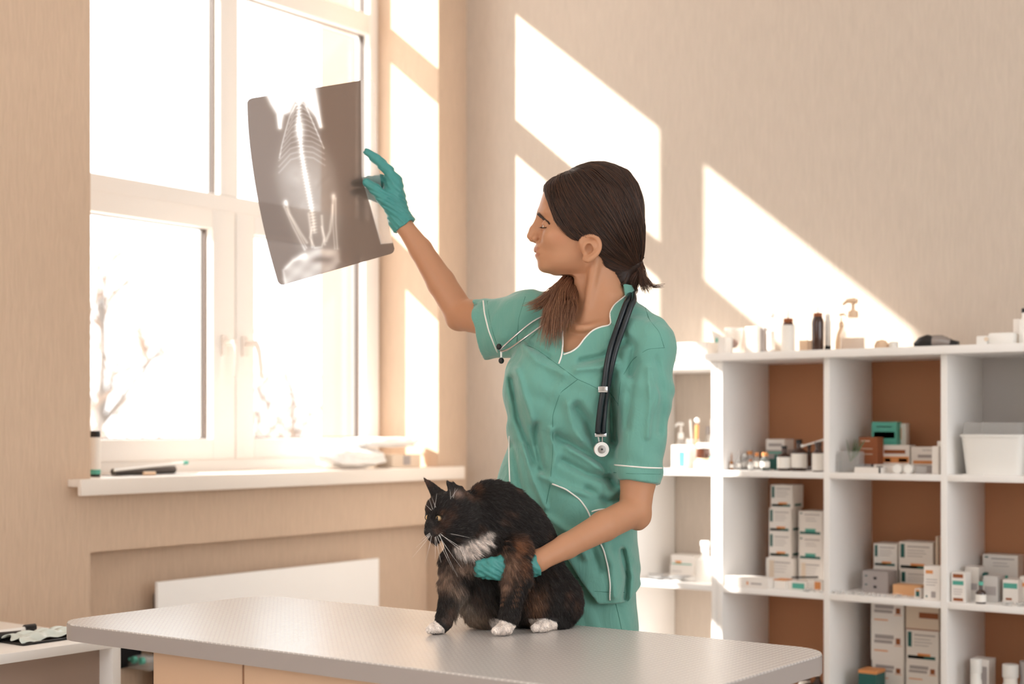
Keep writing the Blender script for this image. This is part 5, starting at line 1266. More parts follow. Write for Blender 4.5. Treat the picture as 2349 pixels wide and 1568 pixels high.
for i in range(NS):
    sg = side[i]
    mode = random.random()
    if mode < .42:                       # from the centre parting / crown
        t = random.random()**.8; ang = math.radians(158-105*t)
        a = np.array([math.cos(ang), sg*.04*random.random()+sg*.02, math.sin(ang)])
    else:                                # from the hairline and all over the side
        fr = [(1256, 428), (1264, 470), (1280, 508), (1301, 535), (1325, 550), (1350, 552), (1372, 575), (1384, 612)]
        t = random.random()*6.99; j = int(t); f = t-j; x = fr[j][0]+(fr[j+1][0]-fr[j][0])*f; y = fr[j][1]+(fr[j+1][1]-fr[j][1])*f
        if mode > .72: kk = random.random(); x = x+(1425-x)*kk; y = y+(425-y)*kk
        u = (x-1370)/106.5; w_ = (483-y)/109.5; rr2 = u*u+w_*w_
        v = -math.sqrt(max(0., 1-rr2)) if rr2 < 1 else 0.
        a = np.array([u, v*(1 if sg < 0 else -1), w_]); a = a/np.linalg.norm(a)
    tie = (TIE-HC)/HR; tl = np.linalg.norm(tie); b_ = tie/tl
    # control pulls the strand down over the side before it sweeps back
    midp = (a+b_); midp = midp/np.linalg.norm(midp)
    if a[2] > .3: midp = midp+np.array([-.22*(a[2]), sg*.75, -.10*a[2]]); 
    else: midp = midp+np.array([0, sg*.25, -.06])
    midp /= np.linalg.norm(midp)
    pts = []
    for t in np.linspace(0, 1, kpts):
        w0, w1, w2 = (1-t)**2, 2*t*(1-t)*1.15, t*t
        d_ = a*w0+midp*w1+b_*w2; d_ = d_/np.linalg.norm(d_)
        lift = 1.004+.020*math.sin(math.pi*t)*random.random()
        lift *= (1 + (tl-1)*max(0, (t-.45)/.55)**2)
        dd = d_*HR; ln = np.linalg.norm(dd); hh_ = hair_bvh.ray_cast(Vector(HC+dd/ln*.2), Vector(-dd/ln), .2)
        base_ = (Vector(hh_[0])-Vector(HC)).length if hh_[0] is not None else ln
        w_e = max(0, (t-.5)/.5)
        pts.append(HC+dd/ln*((base_*(1-w_e)+ln*w_e)*lift+.0008))
    P_ = np.array(pts); P_ += np.cumsum(RNG.normal(0, .00042, P_.shape), 0)
    for sg_ in (-1, 1):      # hair runs under the ear, not through it
        e_ = (((P_[:, 0]-h(1350, 0)[0])/(19*K))**2+((P_[:, 2]-h(0, 577)[2])/(27*K))**2 < 1) & ((P_[:, 1]-HD)*sg_ > .064); P_[e_, 1] = HD+sg_*.064
    crv.append(P_)
crv = np.array(crv)
def loc2w(c): sh = c.shape; return to_world(c.reshape(-1, 3)).reshape(sh)
strands('hair_strands', loc2w(crv), .00036, m_hair, hair, hair_col(len(crv)), tip=.6)
# flyaways along the crown
crv = []
for i in range(260):
    ang = math.radians(random.uniform(20, 160)); a = np.array([math.cos(ang), random.uniform(-.5, .3), math.sin(ang)]); a /= np.linalg.norm(a)
    p = HC+a*HR; tdir = np.array([.8*math.sin(ang), random.uniform(-.3, .3), -.8*math.cos(ang)]); Ln = random.uniform(.01, .03)
    crv.append([p+tdir*Ln*t+a*(.0035*random.random())*math.sin(math.pi*t*.9) for t in np.linspace(0, 1, 6)])
strands('flyaway_hair', loc2w(np.array(crv)), .00014, m_hair, hair, hair_col(len(crv)))
# tail gathered at the nape: short flick at the back, long lock over her right shoulder
def lock(n, ctrl, r0, r1, col=(70, 44, 32), sprd=1.0, rad=.00035, jitter=.0006, cutv=.25):
    C_ = np.array(catmull(ctrl, 6)); m_ = len(C_); out = []
    nn_ = RNG.normal(0, 1, (n, 3)); nn_ /= np.linalg.norm(nn_, axis=1, keepdims=True); rad_ = RNG.random(n)**.5
    for i in range(n):
        end = 1-cutv*random.random(); idx = np.linspace(0, (m_-1)*end, 14); base = np.array([C_[int(j)]*(1-j % 1)+C_[min(int(j)+1, m_-1)]*(j % 1) for j in idx])
        t = np.linspace(0, 1, 14)[:, None]; r = r0*(1-t)+r1*t*sprd
        off = nn_[i]*rad_[i]*r; wav = (.0035+.004*nn_[i, 2])*np.sin(t*6+nn_[i, 0]*2)*t
        P_ = base+off+wav*np.array([1, .4, .3]); P_ += np.cumsum(RNG.normal(0, jitter, P_.shape), 0)*.5; out.append(P_)
    return np.array(out)
l1 = lock(900, [h(1462, 600), h(1462, 622, .0), h(1452, 645, .0), h(1440, 672, .015)], .012, .016)
l2 = lock(420, [h(1460, 604), h(1470, 622, -.01), h(1476, 645, -.012), h(1484, 668, -.015)], .010, .012)
l3 = lock(60, [h(1470, 630), h(1482, 642), h(1500, 655), h(1522, 655)], .006, .006)
l4 = lock(1500, [h(1345, 628, .05), h(1310, 640, .025), h(1288, 672, -.03), h(1276, 705, -.065), h(1268, 742, -.082), h(1262, 790, -.088)], .014, .030, cutv=.42)
l5 = lock(420, [h(1330, 632, .04), h(1290, 655, -.01), h(1262, 680, -.05), h(1236, 702, -.06), h(1212, 712, -.06)], .012, .013, cutv=.4)
l6 = lock(500, [h(1325, 640, .03), h(1312, 680, -.03), h(1306, 715, -.07), h(1296, 755, -.085)], .012, .014, cutv=.4)
back = np.concatenate([l1, l2, l3]); front = np.concatenate([l4, l5, l6])
strands('ponytail', loc2w(back), .00042, m_hair, hair, hair_col(len(back), (66, 42, 31)), tip=.3)
strands('front_lock', loc2w(front), .00045, m_hair, hair, hair_col(len(front), (112, 74, 54)), tip=.3)
s = MB(); m_tie = mat('hair_tie', (30, 22, 20), .3)
ct = to_world([h(1461, 604)])[0]; a1 = RV*.35*0+FV; a2 = RV*.45+np.array([0, 0, .9])
for j in range(3):
    pts = []
    for k_ in range(61):
        t = 2*math.pi*k_/60; rr3 = .0135+.0022*math.cos(14*t)
        ctr = ct+np.array([0, 0, 1])*(.006*(j-1))*.8+RV*.003*(j-1)
        pts.append(ctr+FV*math.cos(t)*rr3+(RV*.8+np.array([0, 0, .55]))*math.sin(t)*rr3+np.array([0, 0, .002*math.sin(14*t)]))
    s.tube(pts, .0009, m_tie, n=6, cap=False)
s.build('hair_tie', woman, smooth=180)
# ================================================================ X-RAY FILM
FD = 3.338
LE = [(566.5, 227), (570, 300), (579, 380), (594, 470), (615, 565), (640, 656)]
RE = [(858, 179.5), (861, 260), (865, 340), (874, 420), (888, 500), (907, 579)]
NU, NV = 300, 430
tl = np.linspace(0, 1, len(LE)); vv = np.linspace(0, 1, NV)
def sm(c): 
    c = np.array(catmull([np.array(p, float) for p in c], 20)); t = np.linspace(0, 1, len(c)); return np.stack([np.interp(vv, t, c[:, j]) for j in (0, 1)], 1)
Lc, Rc = sm(LE), sm(RE); uu = np.linspace(0, 1, NU)
PXY = Lc[:, None, :]*(1-uu[None, :, None])+Rc[:, None, :]*uu[None, :, None]
Xp, Yp = PXY[..., 0], PXY[..., 1]
dep = FD+.030*((uu[None, :]-.9)**2)*(1+.8*(vv[:, None]-.5))+.02*(vv[:, None]-.55)**2*-1
Vp = np.stack([(Xp-CX)/FPX*dep, dep+0*Xp, CAMZ+(HY-Yp)/FPX*dep], -1).reshape(-1, 3)
def G(x, y, cx, cy_, rx, ry, a=0.):
    c, s_ = math.cos(a), math.sin(a); u = ((x-cx)*c+(y-cy_)*s_)/rx; v = (-(x-cx)*s_+(y-cy_)*c)/ry; return np.exp(-(u*u+v*v))
def LN(x, y, pts, w_, soft=1.2):
    d = np.full(x.shape, 1e9)
    for (x0, y0), (x1, y1) in zip(pts[:-1], pts[1:]):
        ex, ey = x1-x0, y1-y0; t = np.clip(((x-x0)*ex+(y-y0)*ey)/(ex*ex+ey*ey), 0, 1); d = np.minimum(d, np.hypot(x-x0-t*ex, y-y0-t*ey))
    return 1/(1+np.exp((d-w_)/soft))
def PL(x, y, poly, soft=4.):
    return 1/(1+np.exp(np.clip(polydist(x, y, poly)/soft, -30, 30)))
x, y = Xp, Yp
spine = [(686, 232), (685, 285), (688, 312), (692, 353), (699, 393), (707, 437), (714, 474), (719, 508), (721, 530)]
den = .0*x
body_ = PL(x, y, [(675, 232), (702, 236), (722, 280), (745, 335), (765, 385), (775, 430), (783, 500), (775, 580), (690, 590), (640, 440), (632, 400), (641, 350), (655, 290)], 6.)
den = .15*body_
den += .16*G(x, y, 700, 400, 55, 60)+.10*G(x, y, 700, 470, 50, 60)+.10*G(x, y, 735, 500, 40, 70)+.10*G(x, y, 675, 400, 30, 25)
lungs = PL(x, y, [(676, 250), (684, 250), (687, 330), (650, 352), (644, 350)], 4)+PL(x, y, [(692, 250), (702, 250), (740, 335), (700, 325)], 4)
den *= (1-.55*np.clip(lungs, 0, 1))
den += .6*LN(x, y, spine, 5.0, 1.8)*(.72+.28*np.sin(y*.85+.2*x))+.35*LN(x, y, spine, 1.6, 1.)
den += .55*G(x, y, 687, 296, 11, 24)
den += .45*LN(x, y, [(678, 240), (664, 268), (655, 300), (646, 335), (641, 362)], 1.1, .8)+.45*LN(x, y, [(702, 245), (713, 270), (727, 302), (743, 340)], 1.1, .8)
for i in range(11):
    ys = 238+i*12.5; t = i/10; xs = np.interp(ys, [p[1] for p in spine], [p[0] for p in spine])
    xl = np.interp(ys+16+i*1.5, [241, 362], [676, 640]); xr = np.interp(ys+8+i, [245, 340], [702, 743])
    if i > 8: xr = 745
    den += .26*LN(x, y, [(xs-3, ys-4), ((xs+xl)/2, ys+3), (xl, ys+18+i*1.5)], .8, 1.1)+.26*LN(x, y, [(xs+3, ys-4), ((xs+xr)/2, ys-1), (xr, ys+6+i)], .8, 1.1)
den += 1.3*PL(x, y, [(611, 214), (722, 196), (737, 290), (727, 268), (708, 247), (698, 232), (676, 232), (664, 256), (650, 262), (641, 292), (637, 262), (622, 238)], 3.2)
den += .5*LN(x, y, [(640, 265), (643, 292)], 3, 1.5)+.5*LN(x, y, [(722, 240), (735, 290)], 3, 1.5)
for pts, w_ in (([(656, 462), (664, 490), (690, 535), (704, 556)], 2.6), ([(652, 474), (672, 520), (699, 572)], 2.), ([(658, 478), (680, 525), (703, 568)], .9), ([(765, 449), (762, 490), (757, 530), (748, 552)], 2.8), ([(770, 455), (770, 510), (774, 570)], 1.6), ([(763, 470), (764, 520), (768, 570)], .8),
               ([(708, 490), (713, 530), (716, 566)], 2.2), ([(738, 495), (740, 530), (745, 560)], 2.2), ([(716, 520), (711, 545), (722, 568), (738, 566), (745, 545), (738, 520)], 1.5)):
    den += .42*LN(x, y, pts, w_, 1.1)
den += .4*G(x, y, 654, 466, 6, 8)+.4*G(x, y, 765, 450, 6, 8)
den += .55*PL(x, y, [(655, 612), (672, 592), (700, 578), (740, 570), (776, 572), (779, 600), (768, 618), (720, 640), (655, 654), (650, 640)], 3.)*(.85+.15*np.sin(x*.13+1)*np.sin(y*.17+x*.05))
den -= .38*G(x, y, 738, 595, 28, 9, -.1); den += .4*LN(x, y, [(655, 650), (650, 620), (672, 598), (700, 584)], 2, 1.5)+.25*G(x, y, 697, 590, 9, 8)
rn = np.random.default_rng(5)
for i in range(26):
    cx, cy_ = rn.uniform(655, 765), rn.uniform(380, 480); den += rn.uniform(-.05, .06)*G(x, y, cx, cy_, rn.uniform(6, 18), rn.uniform(3, 10), rn.uniform(0, 3))*body_
den = np.clip(den, 0, 1)
strip = PL(x, y, [(828, 150), (870, 150), (900, 400), (906, 556), (874, 559), (830, 403), (829, 285)], .6)
dk = np.array([.20, .155, .132]); wh = np.array([.95, .93, .91])
base = dk[None, None, :]*(1-.0*x[..., None])+(wh-dk)*(den[..., None]**1.25)
colx = base*(1-strip[..., None])+np.array([.95, .95, .95])*strip[..., None]
# rounded corners: drop faces beyond the radius
cr = 13
keep = np.ones((NV-1, NU-1), bool)
wpx, hpx = 292., 430.
ucx, vcx = (np.arange(NU-1)+.5)/(NU-1)*wpx, (np.arange(NV-1)+.5)/(NV-1)*hpx
UU, VV = np.meshgrid(ucx, vcx)
for cu in (cr, wpx-cr):
    for cv in (cr, hpx-cr):
        m_ = ((UU < cr) if cu == cr else (UU > wpx-cr)) & ((VV < cr) if cv == cr else (VV > hpx-cr)); keep &= ~(m_ & ((UU-cu)**2+(VV-cv)**2 > cr*cr))
I = np.arange(NU*NV).reshape(NV, NU); Fq = np.stack([I[:-1, :-1], I[1:, :-1], I[1:, 1:], I[:-1, 1:]], -1)[keep]
m_film = bpy.data.materials.new('xray_film'); m_film.use_nodes = True
nt = m_film.node_tree; nt.nodes.clear(); N = nt.nodes; L = nt.links
o_ = N.new('ShaderNodeOutputMaterial'); at = N.new('ShaderNodeAttribute'); at.attribute_name = 'Col'
al = N.new('ShaderNodeAttribute'); al.attribute_name = 'Clear'
tr_ = N.new('ShaderNodeBsdfTransparent'); tl_ = N.new('ShaderNodeBsdfTranslucent'); gl_ = N.new('ShaderNodeBsdfGlossy'); gl_.inputs['Roughness'].default_value = .12; gl_.inputs[0].default_value = (.9, .9, .9, 1)
df_ = N.new('ShaderNodeBsdfDiffuse'); 
L.new(at.outputs['Color'], tr_.inputs[0]); L.new(at.outputs['Color'], tl_.inputs[0]); L.new(at.outputs['Color'], df_.inputs[0])
m1 = N.new('ShaderNodeMixShader'); L.new(al.outputs['Fac'], m1.inputs[0]); 
m2 = N.new('ShaderNodeMixShader'); m2.inputs[0].default_value = .25; L.new(tl_.outputs[0], m2.inputs[1]); L.new(df_.outputs[0], m2.inputs[2])
L.new(m2.outputs[0], m1.inputs[1]); L.new(tr_.outputs[0], m1.inputs[2])
m3 = N.new('ShaderNodeMixShader'); fz = N.new('ShaderNodeFresnel'); fz.inputs[0].default_value = 1.45
mf = N.new('ShaderNodeMath'); mf.operation = 'MULTIPLY'; mf.inputs[1].default_value = .8; L.new(fz.outputs[0], mf.inputs[0]); L.new(mf.outputs[0], m3.inputs[0]); L.new(m1.outputs[0], m3.inputs[1]); L.new(gl_.outputs[0], m3.inputs[2]); L.new(m3.outputs[0], o_.inputs[0])
orig = to_world([LQ(770, 420, FD)])[0]
film = raw_mesh('xray_film', to_world(Vp), Fq, m_film, None, colors=colx.reshape(-1, 3), origin=orig)
ca = film.data.attributes.new('Clear', 'FLOAT', 'POINT'); ca.data.foreach_set('value', np.clip(.14+.55*strip+.2*den, 0, .95).reshape(-1).astype(np.float32))
tag(film, 'large x-ray film of a small animal held up against the window', 'x-ray film')
# ================================================================ STETHOSCOPE
m_tube = mat('navy_rubber', (24, 33, 38), .38, coat=.1)
st = thing('stethoscope', 'stethoscope with black double tubing hanging round her neck over the scrub top', 'stethoscope', tuple(to_world([LQ(1380, 950, 3.0)])[0]))
both = BVHTree.FromPolygons([tuple(p) for p in PW], [])
def tpath(pts, lift):
    out = []
    for (x, y) in pts:
        a, na = hit(top_bvh, x, y); b_, nb = hit(body_bvh, x, y)
        c = [(p, n_) for p, n_ in ((a, na), (b_, nb)) if p is not None]
        if not c: continue
        p, n_ = min(c, key=lambda e: depth_of(e[0]))
        out.append(p-FV*lift)
    dd = [depth_of(p) for p in out]; res = []
    for i, p in enumerate(out):
        m_ = min(dd[max(0, i-4):i+5]); res.append(CAM+(p-CAM)*(m_/dd[i]))
    return smooth_path(res, 4)
def dens(pts, step=10):
    out = []
    for (x0, y0), (x1, y1) in zip(pts[:-1], pts[1:]):
        n = max(1, int(math.hypot(x1-x0, y1-y0)/step)); out += [(x0+(x1-x0)*k/n, y0+(y1-y0)*k/n) for k in range(n)]
    return out+[pts[-1]]
A = [(1432, 705), (1421, 740), (1409, 765), (1396, 810), (1389, 850), (1385, 890), (1374, 945), (1371, 993)]
Bp = [(1446, 705), (1435, 740), (1423, 765), (1409, 810), (1400, 850), (1393, 890), (1385, 945), (1383, 993)]
backs = [to_world([LQ(x, y, d)])[0] for x, y, d in ((1452, 668, 3.16), (1440, 655, 3.20), (1400, 648, 3.215), (1360, 655, 3.215))]
for pts, off in ((A, 0), (Bp, .006)):
    pp = tpath(dens(pts), .0075)
    head_ = [to_world([LQ(1455+off*200, 664, 3.17)])[0], to_world([LQ(1447+off*1000, 672, 3.13)])[0], to_world([LQ(pts[0][0]+8, 688, depth_of(pp[0])+.02)])[0]]
    bk = [to_world([LQ(x, y-off*300, d)])[0] for x, y, d in ((1340, 668, 3.19), (1375, 650, 3.225), (1425, 650, 3.225))]
    s = MB(); s.tube(catmull(bk+head_+pp[::4]+[pp[-1]], 5), .0062, m_tube, n=12); s.build('tubing', st, smooth=180)
pe = tpath([(1377, 993)], .0075)[0]; pc_ = tpath([(1382, 893)], .0075)[0]
def obox(s, c, w_, h_, d_, m): 
    mb = MB(); mb.box((-w_/2, -d_/2, -h_/2), (w_/2, d_/2, h_/2), m, .0012); mb.xform(Matrix.Translation(Vector(c)) @ Matrix.Rotation(TH, 4, 'Z')); s.add(mb.v, mb.f, m)
s = MB(); obox(s, pc_, .0195, .0125, .0155, m_chrome); s.build('clamp', st)
s = MB(); obox(s, pe+np.array([0, 0, -.0035]), .0245, .0085, .013, m_chrome); s.build('connector', st)
cz_ = tpath([(1379, 1030)], .009)[0]
s = MB()
for dx in (-.005, .004): s.tube([pe+RV*dx+np.array([0, 0, -.006]), cz_*.5+pe*.5+RV*(dx*.8), cz_+RV*dx*.5+np.array([0, 0, .010])], .0022, m_chrome, n=8)
s.build('stem', st)
s = MB(); M_ = Matrix.Translation(Vector(cz_)) @ Matrix.Rotation(TH, 4, 'Z') @ Matrix.Rotation(math.radians(90), 4, 'X') @ Matrix.Rotation(.12, 4, 'Y')
s.lathe([(.012, -.006), (.0168, -.004), (.0168, .0025), (.0155, .004)], m_chrome, n=40); s.lathe([(.0152, .004), (.0125, .0045)], m_wpl, n=40, cap=True); s.lathe([(.0085, .0046), (.0080, .0062), (.004, .0064)], mat('grey_metal', (150, 146, 142), .25, metal=.9), n=32); s.lathe([(.0022, .0064), (.0020, .0072)], m_bpl, n=16)
s.xform(M_); s.build('chest_piece', st)
for pts, tip_ in (([(1262, 722), (1240, 727), (1217, 741), (1180, 772), (1155, 795), (1147, 802)], (1145, 797)), ([(1275, 728), (1246, 745), (1200, 778), (1170, 800), (1156, 808), (1150, 806)], (1160, 824))):
    pp = tpath(dens(pts, 8), .008); s = MB(); s.tube(catmull(pp[::2]+[pp[-1]], 4), .0024, m_chrome, n=10); s.build('ear_tube', st, smooth=180)
    q0 = pp[-1]; q1 = tpath([tip_], .010)
    q1 = q1[0] if q1 else q0+np.array([0, 0, -.02])
    q1 = q1-FV*np.dot(q1-q0, FV)-FV*.002
    s = MB(); s.tube([q0, (q0+q1)/2, q1], [.0024, .002, .002], m_wpl, n=8); s.build('ear_stem', st)
    s = MB(); s.ball(tuple(q1), (.0062, .0062, .0068), m_bpl); s.build('ear_tip', st)
# ================================================================ CAT
kc = 2.85/FPX
def cq(x, y, d): return LQ(x, y, d)
CAT = []
U = CAT.append
# trunk
U(ell(cq(1150, 1190, 2.915), (74*kc, 72*kc, 78*kc), .04)); U(ell(cq(1195, 1275, 2.935), (88*kc, 78*kc, 112*kc), .05)); U(ell(cq(1240, 1365, 2.945), (88*kc, 78*kc, 80*kc), .04))
U(ell(cq(1105, 1280, 2.898), (72*kc, 54*kc, 72*kc), .04)); U(ell(cq(1112, 1365, 2.905), (58*kc, 58*kc, 74*kc), .03)); U(ell(cq(1170, 1365, 2.925), (70*kc, 60*kc, 72*kc), .03))
U(ell(cq(1120, 1150, 2.90), (52*kc, 50*kc, 42*kc), .03)); U(rcone(cq(1060, 1185, 2.85), cq(1125, 1215, 2.90), 46*kc, 60*kc, .03)); U(rcone(cq(1050, 1230, 2.85), cq(1085, 1275, 2.865), 34*kc, 50*kc, .02))
# haunch, hind foot
U(ell(cq(1240, 1370, 2.905), (52*kc, 46*kc, 60*kc), .02)); U(ell(cq(1285, 1385, 2.93), (50*kc, 50*kc, 52*kc), .02)); U(rcone(cq(1290, 1428, 2.905), cq(1250, 1434, 2.875), 15*kc, 13*kc, .012))
# forelegs
U(rcone(cq(1045, 1290, 2.865), cq(1038, 1345, 2.855), 36*kc, 28*kc, .02)); U(rcone(cq(1038, 1345, 2.855), cq(1018, 1425, 2.84), 26*kc, 18*kc, .012)); U(rcone(cq(1018, 1425, 2.84), cq(1010, 1440, 2.836), 18*kc, 15*kc, .01))
U(rcone(cq(1182, 1262, 2.85), cq(1184, 1325, 2.832), 38*kc, 32*kc, .02)); U(rcone(cq(1184, 1325, 2.832), cq(1168, 1415, 2.822), 30*kc, 20*kc, .012)); U(rcone(cq(1168, 1415, 2.822), cq(1162, 1440, 2.818), 20*kc, 16*kc, .01))
# paws with toes
def paw(cx, cy_, d, w_, fwd=(-1., -.35), n=4):
    U(ell(cq(cx, cy_, d), (w_*.9*kc, w_*.95*kc, 13*kc), .008))
    for i in range(n):
        t = (i-(n-1)/2)/((n-1)/2)
        ox = fwd[0]*w_*.55+t*w_*.55*(-fwd[1]); od = (fwd[1]*w_*.6+t*w_*.62*fwd[0]*-1)*kc
        U(ell(cq(cx+ox, cy_+3.5, d+od), (8.0*kc, 7.4*kc, 8.8*kc), .0028))
paw(1000, 1440, 2.826, 21, (-.75, -.65)); paw(1153, 1442, 2.802, 22, (-.6, -.8)); paw(1243, 1436, 2.856, 23, (-.45, -.9))
# head
hd = 2.83
U(ell(cq(1043, 1173, hd), (46*kc, 47*kc, 44*kc), .02)); U(ell(cq(1064, 1196, hd+.01), (40*kc, 46*kc, 38*kc), .02)); U(ell(cq(1013, 1170, hd-.004), (35*kc, 38*kc, 37*kc), .02)); U(ell(cq(1030, 1210, hd-.008), (32*kc, 38*kc, 28*kc), .02))
U(rcone(cq(1008, 1185, hd-.012), cq(987, 1205, hd-.022), 20*kc, 12*kc, .014)); U(ell(cq(993, 1222, hd-.020), (16*kc, 17*kc, 12.5*kc), .010)); U(ell(cq(982, 1218, hd-.024), (8*kc, 8*kc, 8*kc), .006)); U(ell(cq(996, 1234, hd-.016), (12*kc, 13*kc, 8*kc), .008))
U(ell(cq(1006, 1187, hd-.034), (10*kc, 6*kc, 8*kc), .006, 's'))
# ears
U(rcone(cq(1050, 1142, hd-.010), cq(1026, 1104, hd-.012), 17*kc, 3*kc, .008)); U(rcone(cq(1062, 1142, hd-.004), cq(1040, 1108, hd-.008), 13*kc, 3*kc, .008)); U(rcone(cq(1064, 1146, hd), cq(1056, 1122, hd-.004), 12*kc, 7*kc, .008)); U(rcone(cq(1040, 1140, hd-.034), cq(1030, 1118, hd-.026), 9*kc, 2*kc, .006, 's'))
U(rcone(cq(1004, 1136, hd+.012), cq(972, 1095, hd+.010), 14*kc, 1.6*kc, .008)); U(rcone(cq(1014, 1136, hd+.014), cq(986, 1106, hd+.012), 10*kc, 2*kc, .008)); U(rcone(cq(992, 1138, hd-.004), cq(976, 1103, hd+.0), 9*kc, 1.*kc, .004, 's'))
lo_ = (cq(950, 0, 2.85)[0], 2.74, TZ); hi_ = (cq(1345, 0, 2.95)[0], 3.03, cq(0, 1086, hd)[2])
# keep clear of the hand that holds the chest, and of the forearm
U(rcone(ll_(1226, 1292, 2.859), ll_(1172, 1302, 2.846), 20*kl, 20*kl, .003, 's')); U(rcone(ll_(1226, 1292, 2.859), ll_(1300, 1255, 2.895), 20*kl, 24*kl, .003, 's'))
ax, V, s_ = field(CAT, lo_, hi_, .0022)
P, F = nets(ax, V, s_); P = relax(P, F, 1); P[:, 2] = np.maximum(P[:, 2], TZ+.0008)
PWc = to_world(P); cat_bvh = bvh_of(PWc, F)
cat = thing('cat', 'black and brown cat with white paws and throat sitting on the examination table', 'cat', tuple(to_world([LQ(1150, 1440, 2.88)])[0][:2])+(TZ,))
def cat_color(p, rngs):
    X = CX+FPX*p[:, 0]/p[:, 1]; Y = HY-FPX*(p[:, 2]-CAMZ)/p[:, 1]; n = len(p)
    q3 = p*1000/26.
    nz = np.sin(q3[:, 0]*1.7+1.3*np.sin(q3[:, 2]*1.1)+q3[:, 1])*np.sin(q3[:, 2]*1.4+1.1*np.sin(q3[:, 0]*.9+2)+.5*q3[:, 1])+.5*np.sin(q3[:, 0]*3.9+q3[:, 2]*3.1)*np.sin(q3[:, 2]*4.3-q3[:, 1]*2)
    def B(x, y, rx, ry, a=0.): return G(X, Y, x, y, rx, ry, a)
    c = np.tile(np.array(lin((33, 27, 25))[:3]), (n, 1))
    def mixc(m, col): 
        nonlocal c
        m = np.clip(m, 0, 1)[:, None]; c = c*(1-m)+np.array(lin(col)[:3])*m
    mixc(np.clip(nz-.35, 0, 1)*.9, (74, 52, 42)); mixc(np.clip(np.sin(Y*.55+2*np.sin(X*.08))*np.sin(X*.11+Y*.03)-.45, 0, 1)*.9*((X > 1150)&(X < 1225)&(Y > 1240)&(Y < 1390)), (176, 128, 96)); 
    mixc((B(1185, 1255, 30, 22)+B(1205, 1290, 16, 20)+B(1088, 1130, 12, 14)*.6+B(1012, 1176, 6, 5)*.6+B(1178, 1262, 18, 10))*.7*np.clip(nz+.5, 0, 1), (138, 90, 60))
    mixc((B(1168, 1300, 18, 28)+B(1140, 1272, 16, 8)+B(1160, 1345, 11, 12))*.85, (158, 124, 104))
    mixc((B(1022, 1325, 20, 26)+B(1060, 1290, 22, 14))*.85, (158, 130, 112)); mixc(B(1045, 1350, 16, 12)*.7, (176, 150, 132))
    mixc(B(1230, 1385, 18, 34, .3)*.85, (134, 98, 74)); mixc((B(1082, 1412, 36, 28))*.9, (150, 128, 110)); mixc(B(1066, 1385, 14, 24)*.8, (196, 182, 170))
    mixc((B(1320, 1385, 8, 14))*.5, (92, 62, 46)); mixc(B(1052, 1135, 10, 9)*(p[:, 1] < hd-.005)*.7, (170, 140, 126))
    mixc(1.5*PL(X, Y, [(1042, 1256), (1058, 1246), (1085, 1238), (1110, 1222), (1126, 1220), (1122, 1238), (1105, 1256), (1085, 1268), (1065, 1268), (1050, 1262)], 2.2)*(p[:, 1] < 2.90), (226, 214, 206))
    mixc(.9*B(1091, 1285, 5, 16), (210, 192, 182)); mixc(.8*B(981, 1229, 3.5, 3), (205, 195, 188))
    mixc(2*np.clip((1452-Y)/1., 0, 1)*((X < 1020)*(Y > 1424+(X-1000)*.9)*(Y > 1420)), (232, 222, 214)); mixc(2.*((X > 1120)*(X < 1184)*(Y > 1428+(X-1152)*.35-6)), (232, 222, 214)); mixc(2.*((X > 1212)*(X < 1278)*(Y > 1418)*(Y > 1413+(X-1240)*.35)*(p[:, 1] < 2.905)), (232, 222, 214))
    return c
ccol = cat_color(P, None)
m_fur = mat('cat_fur', (40, 32, 28), .55, spec=.35, attr='Col')
cbody = raw_mesh('body', PWc, F, m_fur, cat, colors=ccol)
# fur
fa = P[F[:, 0]]; fb = P[F[:, 1]]; fc = P[F[:, 2]]; fd_ = P[F[:, 3]]
nrm = np.cross(fc-fa, fd_-fb); ar = np.linalg.norm(nrm, axis=1)/2; nrm /= (2*ar[:, None]+1e-12)
NF = 110000
vis = (nrm[:, 1] < .35) & (fa[:, 2] > TZ+.002)
pr = ar*vis*np.where(nrm[:, 1] < .1, 1, .5); pr /= pr.sum(); pick = RNG.choice(len(F), NF, p=pr); r1, r2 = RNG.random(NF)[:, None], RNG.random(NF)[:, None]
root = (fa[pick]*(1-r1)+fb[pick]*r1)*(1-r2)+(fd_[pick]*(1-r1)+fc[pick]*r1)*r2; nn_ = nrm[pick]
# smoother normals
Xr = CX+FPX*root[:, 0]/root[:, 1]; Yr = HY-FPX*(root[:, 2]-CAMZ)/root[:, 1]
flow = np.tile(np.array([.35, .1, -1.]), (NF, 1))
headm = ((Xr-1035)**2+(Yr-1182)**2 < 66**2) & (root[:, 1] < 2.89)
nose = cq(982, 1215, hd-.024); hv = root-nose; hv /= np.linalg.norm(hv, axis=1)[:, None]; flow[headm] = hv[headm]
earm = (Yr < 1140) & (Xr < 1072); flow[earm] = np.array([-.5, 0, 1.2])
bm_ = (Yr < 1300) & ~headm & (Xr > 1080) & (Yr < 1290); flow[bm_] = np.array([.75, .2, -.65])
flow /= np.linalg.norm(flow, axis=1)[:, None]; flow -= nn_*(flow*nn_).sum(1)[:, None]; flow /= np.linalg.norm(flow, axis=1)[:, None]+1e-6
ln = np.full(NF, .0105); ln[headm] = .006; ln[earm] = .0022
legm = ((Yr > 1345) & (Xr < 1052)) | ((Yr > 1330) & (Xr > 1130) & (Xr < 1205) & (root[:, 1] < 2.86)); ln[legm] = .006
pawm = (root[:, 2] < TZ+.036) & ((Xr < 1045) | ((Xr > 1118) & (Xr < 1186)) | ((Xr > 1210) & (Xr < 1280) & (root[:, 1] < 2.9))); ln[pawm] = .0032
chest = (Xr > 1040) & (Xr < 1130) & (Yr > 1240) & (Yr < 1440) & ~pawm; ln[chest] = .016
muz = (np.linalg.norm(root-nose, axis=1) < .022); ln[muz] = .0025
